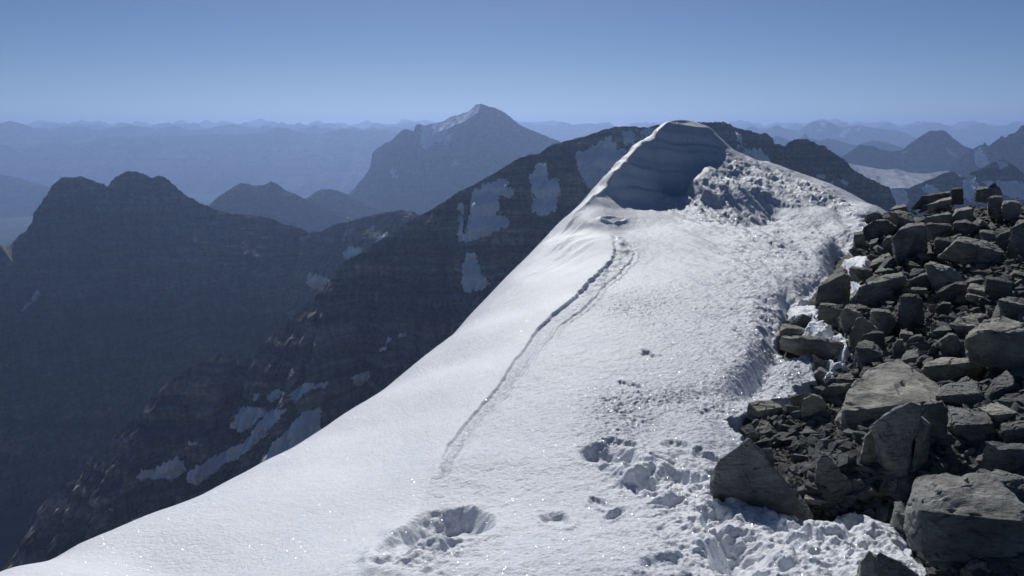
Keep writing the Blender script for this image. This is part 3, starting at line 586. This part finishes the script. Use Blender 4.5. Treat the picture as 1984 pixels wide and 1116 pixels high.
b('brownish flat slab above the rough rounded dark boulder', [(1722,411),(1740,422),(1770,430)], [(1728,429),(1755,438),(1775,437)], [(1737,407),(1765,414)], mat=M_BROWN)
b('big fractured boulder with a pale left face in the upper heap', [(1728,462),(1742,446),(1768,438),(1795,437)], [(1732,498),(1745,505),(1775,501),(1797,486)], [(1762,432),(1790,432)])
b('dark slab wedged right of the big fractured boulder', [(1793,435),(1813,435),(1846,438)], [(1800,459),(1815,462),(1838,456)], [(1800,431),(1840,433)], mat=M_DARK)
b('block with a rough pale left top below the bright tilted slab', [(1803,430),(1845,414)], [(1805,437),(1848,439)], [(1793,421),(1836,411)], s=.5)
b('stone with a bright left cheek left of the tall pillar', [(1843,422),(1856,409),(1885,403)], [(1846,429),(1860,431),(1888,431)], [(1852,404),(1876,400)])
b('low ragged stone below the stone with the bright left cheek', [(1847,433),(1870,431),(1901,438)], [(1852,443),(1880,451),(1895,447)], [(1850,427),(1872,425)])
b('small square grey block in the middle right of the upper heap', [(1897,450),(1912,451),(1931,454)], [(1902,461),(1912,466),(1926,466)], [(1903,445),(1920,446)])
b('broad dark slab with a rough sunlit top in the upper right heap', [(1853,467),(1890,481),(1925,498),(1945,489)], [(1822,491),(1865,504),(1915,512),(1942,506)], [(1858,460),(1910,465),(1932,474)], s=.25)
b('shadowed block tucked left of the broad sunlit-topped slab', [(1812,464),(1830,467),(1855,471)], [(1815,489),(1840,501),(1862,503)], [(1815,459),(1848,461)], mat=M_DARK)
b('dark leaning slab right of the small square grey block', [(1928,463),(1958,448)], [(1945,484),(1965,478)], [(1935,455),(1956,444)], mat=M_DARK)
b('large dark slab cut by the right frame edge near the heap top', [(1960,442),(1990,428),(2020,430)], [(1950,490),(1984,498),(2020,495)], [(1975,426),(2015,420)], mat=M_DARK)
b('long brownish slab beside the uppermost snow pocket', [(1675,520),(1702,519),(1730,500)], [(1677,525),(1704,524),(1732,507)], [(1684,506),(1722,490)], s=.45, mat=M_BROWN)
b('small rough stone just right below the long brownish slab', [(1694,528),(1728,522)], [(1700,534),(1729,531)], [(1705,516),(1722,512)])
b('dark square stone against the snow below the far left end', [(1654,455),(1673,453)], [(1658,481),(1680,480)], [(1656,450),(1672,448)], mat=M_DARK)
b('small bright sliver of stone beside the rough rounded dark boulder', [(1681,474),(1697,470)], [(1682,478),(1697,475)], [(1688,464),(1703,461)])
b('knobbly stone pressed against the left of the big fractured boulder', [(1709,471),(1716,461),(1727,459)], [(1712,488),(1728,486)], [(1719,457),(1728,456)])
b('wedge slab with a bright left edge and finely layered right side', [(1793,512),(1808,528),(1818,547)], [(1800,531),(1812,562),(1866,556)], [(1804,507),(1848,520),(1870,545)], s=.5)
b('dark stone with a thin bright upper rim left of the wedge slab', [(1761,546),(1793,531),(1805,536)], [(1768,557),(1800,561),(1810,556)], [(1765,541),(1795,527)], mat=M_DARK)
b('long block with a rough sunlit top right of the big triangular boulder', [(1664,557),(1683,557),(1704,553),(1751,534)], [(1647,583),(1655,590),(1685,592),(1735,571),(1760,549)], [(1693,538),(1745,526)], s=.45)
b('big triangular boulder with a sloping brown face next to the snow', [(1579,583),(1626,538),(1637,531),(1649,537)], [(1569,583),(1600,591),(1631,593),(1645,588)], [(1585,555),(1632,514)], s=.8, mat=M_BROWN)
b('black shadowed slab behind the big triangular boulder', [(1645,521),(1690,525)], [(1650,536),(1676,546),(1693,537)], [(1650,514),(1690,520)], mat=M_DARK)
b('rough rhombus stone below the long sunlit-topped block', [(1687,583),(1706,568),(1730,561)], [(1690,591),(1727,590),(1738,582)], [(1710,562),(1728,558)])
b('tall pitted block with a rough lit face in the middle of the heap', [(1744,574),(1767,574),(1786,578)], [(1730,603),(1740,631),(1760,637),(1792,622)], [(1750,569),(1782,570)])
b('thin pale flake lying on top of the tall pitted block', [(1745,571),(1770,573),(1791,572)], [(1746,573),(1770,575),(1790,574)], [(1750,567),(1785,566)], dy=.1)
b('dark flat stone behind the thin pale flake', [(1748,561),(1797,561)], [(1748,569),(1799,571)], [(1770,556),(1795,557)], mat=M_DARK)
b('smooth faceted boulder with a pale slanting rim in the middle of the heap', [(1798,579),(1825,564),(1849,551),(1871,552)], [(1800,585),(1825,587),(1865,583)], [(1822,559),(1850,547),(1872,548)], mat=M_ROCK)
b('crumbly stone right under the smooth faceted boulder', [(1811,598),(1825,588),(1842,588)], [(1815,603),(1825,608),(1845,608)], [(1828,584),(1842,585)])
b('layered stone above the sloping layered slab at right', [(1872,547),(1890,542),(1906,542)], [(1875,552),(1908,553)], [(1880,537),(1900,536)])
b('sloping layered slab dipping to the right in the right heap', [(1876,559),(1905,573),(1933,572)], [(1878,567),(1910,581),(1934,579)], [(1880,549),(1905,552),(1928,565)])
b('low pale-topped stone under the sloping layered slab', [(1872,571),(1895,579),(1915,577)], [(1875,578),(1900,587),(1916,582)], [(1880,566),(1905,567)])
b('dark box-shaped block right of the sloping layered slab', [(1912,541),(1935,546),(1961,549)], [(1920,566),(1935,573),(1962,577)], [(1914,535),(1958,542)], mat=M_DARK)
b('long dark stone behind the huge lit boulder at the right edge', [(1934,581),(1945,586),(1972,595),(1995,604)], [(1940,609),(1955,615),(1995,617)], [(1945,577),(1990,592)], mat=M_DARK)
b('huge boulder with a dark front and pale shoulder at the right edge', [(1872,655),(1905,643),(1915,641),(1947,643),(1984,652),(2020,660)], [(1873,672),(1885,685),(1905,694),(1945,704),(2020,712)], [(1890,632),(1912,615),(1945,612),(1990,628),(2020,640)], s=.45)
b('flat pale slab behind the left shoulder of the huge right boulder', [(1838,628),(1870,641),(1893,633)], [(1842,633),(1870,647),(1890,641)], [(1860,617),(1890,607),(1918,609)], s=.3)
b('block with a finely lined bright top and blue-black front at centre right', [(1790,711),(1822,724),(1838,717),(1860,713),(1876,703),(1903,699)], [(1795,717),(1824,736),(1840,743),(1890,738),(1912,720)], [(1792,703),(1826,689),(1880,692)], s=.4)
b('pale wedge stone sitting above the huge flat boulder', [(1744,698),(1765,701),(1780,691)], [(1746,701),(1768,705),(1784,699)], [(1755,680),(1778,675)], s=.5)
b('faceted stone with a bright rib above the finely lined block', [(1823,658),(1841,649),(1855,652)], [(1808,669),(1830,687),(1857,690),(1868,677)], [(1838,645),(1852,648)])
b('flat layered stone above the faceted stone with the bright rib', [(1806,642),(1826,649),(1845,638)], [(1808,647),(1828,653),(1846,646)], [(1822,632),(1840,631)])
b('small dusty stone below the flat pale slab', [(1848,647),(1870,641)], [(1852,653),(1871,651)], [(1855,637),(1868,636)], mat=M_BROWN)
b('dark rounded block left of the faceted stone with the bright rib', [(1757,659),(1775,651),(1788,651)], [(1754,678),(1780,676),(1792,673)], [(1765,651),(1785,646)])
b('small pale-topped stone below the tall pitted block', [(1744,646),(1757,651),(1770,649)], [(1745,658),(1760,661),(1768,655)], [(1746,638),(1768,643)])
b('leaning stone with a bright left strip beside the dark gap', [(1730,672),(1738,659),(1750,659)], [(1722,681),(1735,694),(1752,691)], [(1740,656),(1750,656)])
b('bluish pyramid stone between the pale wedge and the faceted stone', [(1800,681),(1809,668)], [(1793,699),(1815,697),(1828,689)], mat=M_DARK)
b('narrow pale stone standing on edge right of the finely lined block', [(1915,722),(1927,706),(1940,707)], [(1905,739),(1925,730)], [(1930,704),(1940,704)], thick=.08)
b('pale grooved boulder near the right edge below the huge boulder', [(1918,763),(1940,753),(1965,744)], [(1905,766),(1920,782),(1950,776),(1968,768)], [(1925,732),(1950,718),(1962,730)], s=.6)
b('long low slab with a peaked back below the finely lined block', [(1812,768),(1840,765),(1866,764),(1898,762)], [(1815,773),(1832,781),(1860,785),(1893,789),(1917,784)], [(1826,748),(1850,742),(1872,732),(1892,740)], s=.35)
b('huge flat-topped boulder with a wide sunlit top in the middle of the rocks', [(1635,795),(1670,795),(1712,802),(1735,791),(1790,783),(1825,782)], [(1618,812),(1622,831),(1642,844),(1690,838),(1740,836),(1825,820)], [(1644,757),(1656,741),(1693,710),(1740,694),(1765,706),(1810,736),(1826,750)], s=.22)
b('tall smooth-faced dark boulder standing in front of the huge flat boulder', [(1692,821),(1728,796),(1768,779),(1785,786),(1782,806)], [(1690,850),(1700,890),(1730,925),(1752,934),(1772,880)], [(1735,788),(1780,778)], s=.5, dy=-.02)
b('narrow pillar flake split from the right of the tall smooth boulder', [(1785,807),(1802,822)], [(1770,882),(1762,928),(1793,916),(1798,852)], thick=.14)
b('blue-black block closing the right side of the tall smooth boulder', [(1788,784),(1824,781),(1836,795)], [(1798,852),(1838,870)], [(1795,778),(1825,776)], mat=M_DARK)
b('thin brown flake leaning on the left foot of the tall smooth boulder', [(1677,846),(1690,833)], [(1660,917),(1676,921),(1702,920),(1688,872)], thick=.1, mat=M_BROWN)
b('slab with a clean bright top right of the tall smooth boulder', [(1850,823),(1865,824),(1924,820)], [(1842,830),(1865,852),(1900,866),(1935,852)], [(1836,786),(1875,790),(1912,799)], s=.3)
b('pale stone with a notch right of the clean bright-topped slab', [(1923,805),(1950,807),(1973,800)], [(1925,816),(1950,826),(1974,814)], [(1895,789),(1931,777),(1950,788)], s=.35)
b('pale block cut by the frame edge right of the notched stone', [(1945,834),(1984,830),(2005,829)], [(1950,851),(2005,853)], [(1940,822),(1975,815),(2005,811)])
b('dark-fronted block above the largest near slab at the right edge', [(1935,871),(1975,873),(2000,870)], [(1935,907),(2000,922)], [(1910,855),(1950,859),(1995,861)], mat=M_DARK)
b('small bright lumpy stone in the dark hollow behind the largest slab', [(1893,892),(1922,900),(1940,895)], [(1896,899),(1925,906),(1938,903)], [(1895,878),(1915,871),(1930,873)])
b('small dark stone left of the bright lumpy stone in the hollow', [(1868,876),(1890,871)], [(1870,901),(1892,895)], [(1875,869),(1888,867)], mat=M_DARK)
b('largest near slab with a cracked sunlit top at the lower right', [(1779,989),(1814,1008),(1870,1010),(1915,1019),(1960,1019),(2005,1013)], [(1765,982),(1770,1050),(1800,1078),(1838,1084),(1900,1088),(2005,1092)], [(1767,935),(1775,920),(1823,916),(1880,921),(1915,918),(1945,940),(1958,978),(2000,995)], s=.32)
b('small pale-faced stone against the left side of the largest near slab', [(1735,996),(1762,1011),(1772,1001)], [(1737,1020),(1752,1050),(1772,1062)], [(1733,972),(1755,971)], s=.6)
b('tapered block behind the right of the largest near slab', [(1930,933),(1960,951),(2000,957)], [(1945,962),(1955,980),(2000,994)], [(1912,916),(1930,910),(2000,926)], s=.3)
b('pointed half-buried stone at the bottom frame edge', [(1668,1091),(1684,1067),(1696,1079)], [(1660,1118),(1670,1165),(1708,1165)], thick=.12, dy=-.45)
b('sloping dark stone right beside the pointed one at the bottom edge', [(1698,1076),(1705,1069),(1745,1091),(1778,1112)], [(1704,1100),(1710,1165),(1795,1165)], thick=.14, dy=-.42)
b('round stone with a yellowish cheek at the bottom under the largest slab', [(1862,1101),(1885,1094),(1905,1090),(1936,1092)], [(1860,1116),(1890,1128),(1942,1122)], [(1885,1085),(1930,1082)], mat=M_BROWN)
b('pointed dark slab tilting out of the snow at the lower centre', [(1384,908),(1395,890),(1450,851),(1470,870),(1500,912),(1532,946),(1578,1009)], [(1398,940),(1420,948),(1468,960),(1520,1000),(1572,1014)], thick=.11, mat=M_DARK, dy=-.05)
b('small dark flake behind the pointed tilting slab', [(1466,868),(1495,870)], [(1472,900),(1502,914)], thick=.06, mat=M_DARK)
b('narrow slab leaning upright in the gravel hollow', [(1584,893),(1596,877),(1608,888),(1650,936)], [(1590,906),(1612,956),(1620,979),(1645,975),(1656,966)], thick=.07, mat=M_DARK)
b('rounded dark stone right of the upright leaning slab', [(1651,929),(1680,939),(1693,939)], [(1654,956),(1670,963),(1687,956)], [(1655,922),(1690,930)], mat=M_DARK)
b('angular block at the top of the gravel hollow', [(1553,796),(1556,774),(1576,765),(1600,791)], [(1555,806),(1580,813),(1600,811)], [(1578,762),(1598,775)])
b('flat brown slab at the snow edge above the gravel', [(1470,798),(1490,793),(1515,789)], [(1475,812),(1490,817),(1510,804)], [(1450,780),(1490,774),(1512,784)], s=.2, mat=M_BROWN)
b('small dark spike of stone in the snow edge left of the flat brown slab', [(1434,806),(1444,798)], [(1436,812),(1450,812)], mat=M_DARK)
b('little pale tilted stone at the left of the gravel', [(1491,854),(1500,847),(1510,858)], [(1494,868),(1507,868)], [(1502,845),(1510,850)])
b('flat shale plate near the snow in the lower gravel', [(1558,966),(1585,976),(1610,971)], [(1560,973),(1590,983),(1610,977)], [(1565,953),(1597,955)], s=.1, mat=M_BROWN)
b('broad thin shale plate on the upper left gravel', [(1462,838),(1495,841)], [(1464,843),(1496,846)], [(1475,811),(1505,822)], s=.15)
b('broad brown block under the big triangular boulder', [(1587,591),(1632,601)], [(1585,613),(1600,623),(1625,624)], [(1590,586),(1635,591)], mat=M_BROWN)
b('peaked dark block right of the broad brown block', [(1627,609),(1637,596),(1645,599),(1672,610)], [(1625,631),(1640,646),(1660,642)], [(1640,592),(1650,594)])
b('thin flat stone lying over the peaked dark block', [(1638,598),(1660,599),(1688,599)], [(1640,601),(1688,604)], [(1640,590),(1662,588),(1685,593)], dy=.05)
b('lumpy bluish boulder left of the tall pitted block', [(1688,603),(1725,606),(1740,625)], [(1700,641),(1715,646),(1742,637)], [(1690,596),(1722,599)])
b('narrow tapering block with a speckled left edge right of the snow pockets', [(1645,651),(1661,616),(1673,614),(1700,636)], [(1645,676),(1653,693),(1672,660),(1705,647)], thick=.2, mat=M_BROWN)
b('dark box stone below the lumpy bluish boulder', [(1672,649),(1690,645),(1713,646)], [(1680,676),(1716,681)], [(1692,641),(1712,642)], mat=M_DARK)
b('stone with a bright scar on its left above the huge flat boulder', [(1657,674),(1668,679),(1685,674),(1718,691)], [(1656,693),(1672,709),(1690,711),(1718,701)], [(1665,661),(1677,658),(1694,663)], s=.6)
b('long pale-topped slab pointing into the snow below the snow pockets', [(1512,654),(1560,661),(1605,669),(1640,672)], [(1522,661),(1550,677),(1575,687),(1610,691),(1645,692)], [(1514,649),(1560,649),(1600,654),(1632,664)], s=.2)
b('shorter slab lying just above the long pale-topped slab', [(1512,641),(1523,636),(1570,645),(1590,650)], [(1511,649),(1560,652),(1595,653)], [(1515,627),(1545,631),(1580,640)], s=.2)
b('small black rock between two snow pockets', [(1540,627),(1556,608),(1573,616)], [(1540,634),(1560,636),(1570,629)], mat=M_DARK)
b('black wedge under the long pale-topped slab', [(1575,688),(1600,700),(1610,706)], [(1575,719),(1602,720)], mat=M_DARK)
b('black stone right of the lowest snow pocket', [(1622,713),(1640,698)], [(1622,721),(1655,720)], mat=M_DARK)
b('sloping slab lit on the left above the gravel hollow', [(1532,756),(1590,716),(1620,729),(1630,743)], [(1535,761),(1565,754),(1625,746)], [(1560,732),(1588,712)], s=.5)
b('low pale stone between the sloping slab and the huge flat boulder', [(1620,733),(1645,742),(1660,736)], [(1622,737),(1646,745),(1660,740)], [(1625,726),(1648,721)])
b('dark overhanging stone at the head of the gravel hollow', [(1600,749),(1630,747),(1637,753)], [(1580,769),(1610,776),(1638,766)], [(1620,742),(1650,741)], mat=M_DARK)

# ------------------------------------------------------------------ loose stones between the boulders (own meshes, copied)
def rand_stone(r, seed, flat):
    n = r.integers(8, 12); P = r.normal(size=(n, 3)); P /= np.linalg.norm(P, axis=1)[:, None]; P *= r.uniform(.8, 1.1, (n, 1)); P *= np.array([.5, .36, flat])
    return stone_mesh(P, 0.0001, seed, 1.2)
protos = []
for k in range(14):
    r = np.random.default_rng(100 + k); n = r.integers(8, 12)
    P = r.normal(size=(n, 3)); P /= np.linalg.norm(P, axis=1)[:, None]; P *= np.array([.52, .38, r.uniform(.16, .34)])
    V, T = hull(P); V, T = subdiv(V, T, .05); V = relax(V, T, 1, .4)
    N = vnormals(V, T); V = V + N * (.03 * fbm(V[:, 0] * 3 + k, V[:, 1] * 3, V[:, 2] * 6, o=4, gain=.6))[:, None]
    me_o = mesh_obj('stone', V, T, [M_ROCK, M_ROCK, M_DARK][k % 3], sharp=30); protos.append(me_o.data); bpy.data.objects.remove(me_o)
WORDS = {0: 'loose dark stone wedged among the large boulders of the heap', 1: 'small broken stone lying in the gaps of the lower boulders', 2: 'small shale stone scattered on the gravel hollow'}
GRP = {0: 'loose stones in the upper heap', 1: 'loose stones among the lower boulders', 2: 'shale stones on the gravel'}
cnt = 0; rs = np.random.default_rng(5)
def rs_zone(px, py):
    if 1450 < px < 1690 and py > 800: return 2
    return 0 if py < 640 else 1
tries = 0
HP = [(1655,455),(1700,408),(1780,396),(1850,372),(1900,368),(1990,400),(2060,1130),(1760,1120),(1740,1060),(1720,990),(1600,985),(1500,930),(1440,850),(1430,800),(1500,765),(1570,725),(1520,660),(1515,600),(1600,560),(1660,500)]
while cnt < 285 and tries < 4000:
    tries += 1
    px, py = rs.uniform(1430, 2040), 395 + rs.uniform(0, 1)**1.15 * 720
    if not inside(np.array([px]), np.array([py]), HP)[0]: continue
    h = cast(px, py, G0, n=300)
    if not h: continue
    zone = rs_zone(px, py); szpx = rs.choice([14, 22, 32, 46], p=[.3, .32, .25, .13]) * (1.15 if zone == 0 else 1) * (1 + (py - 400) / 900) * (.62 if zone == 2 else 1)
    size = szpx * h[1] / F
    o = bpy.data.objects.new('stone', protos[rs.integers(0, 14)]); COL.objects.link(o)
    o.location = (h[0], h[1] + size * .3, h[2] + size * (.10 if zone != 2 else .04)); o.scale = (size * rs.uniform(.9, 1.3), size, size * rs.uniform(.7, 1.3))
    k = .5 if zone != 2 else .18
    o.rotation_euler = (rs.uniform(-k, k), rs.uniform(-k, k), rs.uniform(0, 6.28))
    tag(o, WORDS[zone], 'stone', GRP[zone]); cnt += 1
# gravel: thousands of chips, one mesh
def scatter(name, label, n, region, smin, smax, mat, lift=.2, flat=.35):
    V0 = []; F0 = []
    for k in range(10):
        r = np.random.default_rng(300 + k); P = r.normal(size=(9, 3)); P /= np.linalg.norm(P, axis=1)[:, None]; P *= np.array([.5, .4, flat * .5]); V, T = hull(P); V0.append(V); F0.append(T)
    r = np.random.default_rng(11); px = r.uniform(min(p[0] for p in region), max(p[0] for p in region), n * 3); py = r.uniform(min(p[1] for p in region), max(p[1] for p in region), n * 3)
    m = inside(px, py, region); px = px[m][:n]; py = py[m][:n]
    t, q = tq(px, py); lo = np.full(len(px), 1.8); hi = np.full(len(px), 22.0); Y = lo.copy()
    ysn = np.exp(np.linspace(math.log(1.8), math.log(20), 160)); found = np.zeros(len(px), bool)
    for yy in ysn:
        z = G0(t * yy, np.full(len(px), yy)); hit = (~found) & (q * yy <= z); Y[hit] = yy; found |= hit
    Y *= 1 + r.uniform(-.02, .02, len(Y)); X = t * Y; Z = G0(X, Y); VV = []; FF = []; c = 0
    for i in range(len(px)):
        if not found[i]: continue
        k = r.integers(0, 10); s_ = smin + (smax - smin) * r.uniform()**3; a, b_, g_ = r.uniform(0, 6.28), r.uniform(-.45, .45), r.uniform(-.45, .45)
        ca, sa = math.cos(a), math.sin(a); R = np.array([[ca, -sa, 0], [sa, ca, 0], [0, 0, 1]]) @ np.array([[1, 0, 0], [0, math.cos(b_), -math.sin(b_)], [0, math.sin(b_), math.cos(b_)]]) @ np.array([[math.cos(g_), 0, math.sin(g_)], [0, 1, 0], [-math.sin(g_), 0, math.cos(g_)]])
        v = (V0[k] * s_) @ R.T + (X[i], Y[i], Z[i] + s_ * lift * .3); VV.append(v); FF.append(F0[k] + c); c += len(v)
    o = mesh_obj(name, np.vstack(VV), np.vstack(FF), mat, smooth=False); tag(o, label, 'gravel', kind='stuff'); return o
scatter('gravel', 'fine broken shale gravel covering the hollow between boulders', 11000, [(1440,790),(1560,760),(1640,800),(1700,860),(1760,930),(1770,1060),(1730,1010),(1620,990),(1520,970),(1470,900),(1440,840)], .010, .055, M_SCREE)
scatter('rubble', 'coarse dark rubble filling the gaps between the heaped boulders', 6000, HP, .03, .17, M_DARK, flat=.6)
# ------------------------------------------------------------------ pockets of snow among the rocks
def pocket(label, poly, lift=.05, seed=0):
    pts = [cast(x, y, lambda a, b_: G0(a, b_) + lift) for x, y in poly]; C2 = catmull(np.array([p[:2] for p in pts] + [pts[0][:2]]), 4)[:-1]; z0 = np.mean([p[2] for p in pts])
    lo = C2.min(0) - .05; hi = C2.max(0) + .05; n = 90; X, Y = np.meshgrid(np.linspace(lo[0], hi[0], n), np.linspace(lo[1], hi[1], n), indexing='ij')
    Xw = X + .03 * fbm(X * 9, Y * 9 + seed, o=3); Yw = Y + .05 * fbm(X * 9 + 5, Y * 9 + seed, o=3)
    d, s, a = seg_dist(Xw, Yw, C2, True); ins = inside(Xw, Yw, C2); e = np.where(ins, -d, d)
    Z = G0(X, Y) + lift + .03 * fbm(X * 6, Y * 6 + seed, o=4) - np.maximum(e + .04, 0)**1 * 1.6 - .0
    keep = (e < .06).ravel(); Fs = grid_faces(n, n); Fs = Fs[keep[Fs].all(1)]
    if not len(Fs): return
    us, inv = np.unique(Fs, return_inverse=True)
    o = mesh_obj('snow_patch', np.stack([X, Y, Z], -1).reshape(-1, 3)[us], inv.reshape(-1, 4), M_SNOW); tag(o, label, 'snow patch', 'snow pockets among the boulders')
pocket('bright snow pocket left of the broad brown block', [(1522,598),(1548,590),(1572,582),(1586,590),(1586,612),(1570,610),(1540,612),(1528,612)], .06, 1)
pocket('blocky snow pocket above the shorter slab', [(1560,632),(1566,618),(1580,615),(1608,628),(1600,640),(1585,643)], .16, 2)
pocket('snow pocket resting behind the end of the long pale-topped slab', [(1588,652),(1606,650),(1626,642),(1646,646),(1645,668),(1628,664),(1604,656)], .15, 3)
pocket('lowest snow pocket between two black stones', [(1586,690),(1600,692),(1618,694),(1637,696),(1622,708),(1612,718),(1604,714),(1608,705)], .10, 4)
pocket('bright triangle of snow beside the big triangular boulder', [(1649,534),(1664,544),(1677,547),(1668,552),(1655,552)], .15, 5)
pocket('lumpy snow pocket at the foot of the long brownish slab', [(1632,505),(1650,498),(1664,495),(1684,495),(1676,508),(1668,520),(1650,514)], .14, 6)
pocket('small melting snow lump in the middle of the gravel', [(1615,872),(1624,868),(1632,880),(1643,884),(1636,892),(1624,890)], .035, 7)
pocket('strip of snow behind the pointed tilting slab', [(1498,902),(1520,902),(1541,906),(1538,911),(1522,916),(1505,922)], .03, 8)
pocket('scrap of snow caught behind the tip of the pointed tilting slab', [(1455,852),(1466,850),(1478,858),(1474,868),(1464,868)], .05, 9)

# ------------------------------------------------------------------ air
top = TOPZ[0] + 40
hb = bpy.data.meshes.new('haze'); bm = bmesh.new(); bmesh.ops.create_cube(bm, size=1)
x0, x1, y0, y1, z0, z1 = -49000, 49000, -5100, 46500, FLOOR - 40, top
for v in bm.verts: v.co = ((x0 + x1) / 2 + v.co.x * (x1 - x0), (y0 + y1) / 2 + v.co.y * (y1 - y0), (z0 + z1) / 2 + v.co.z * (z1 - z0))
bm.to_mesh(hb); bm.free(); ho = bpy.data.objects.new('haze', hb); COL.objects.link(ho)
hm = bpy.data.materials.new('haze'); hm.use_nodes = True; t = hm.node_tree; t.nodes.remove(t.nodes['Principled BSDF'])
pv = t.nodes.new('ShaderNodeVolumePrincipled'); t.links.new(pv.outputs[0], t.nodes['Material Output'].inputs['Volume'])
pv.inputs['Color'].default_value = (.42, .60, 1.0, 1); pv.inputs['Density'].default_value = 4.3e-5; pv.inputs['Anisotropy'].default_value = .5
hb.materials.append(hm); tag(ho, 'thin blue haze filling the air between the mountains', 'haze', kind='stuff')
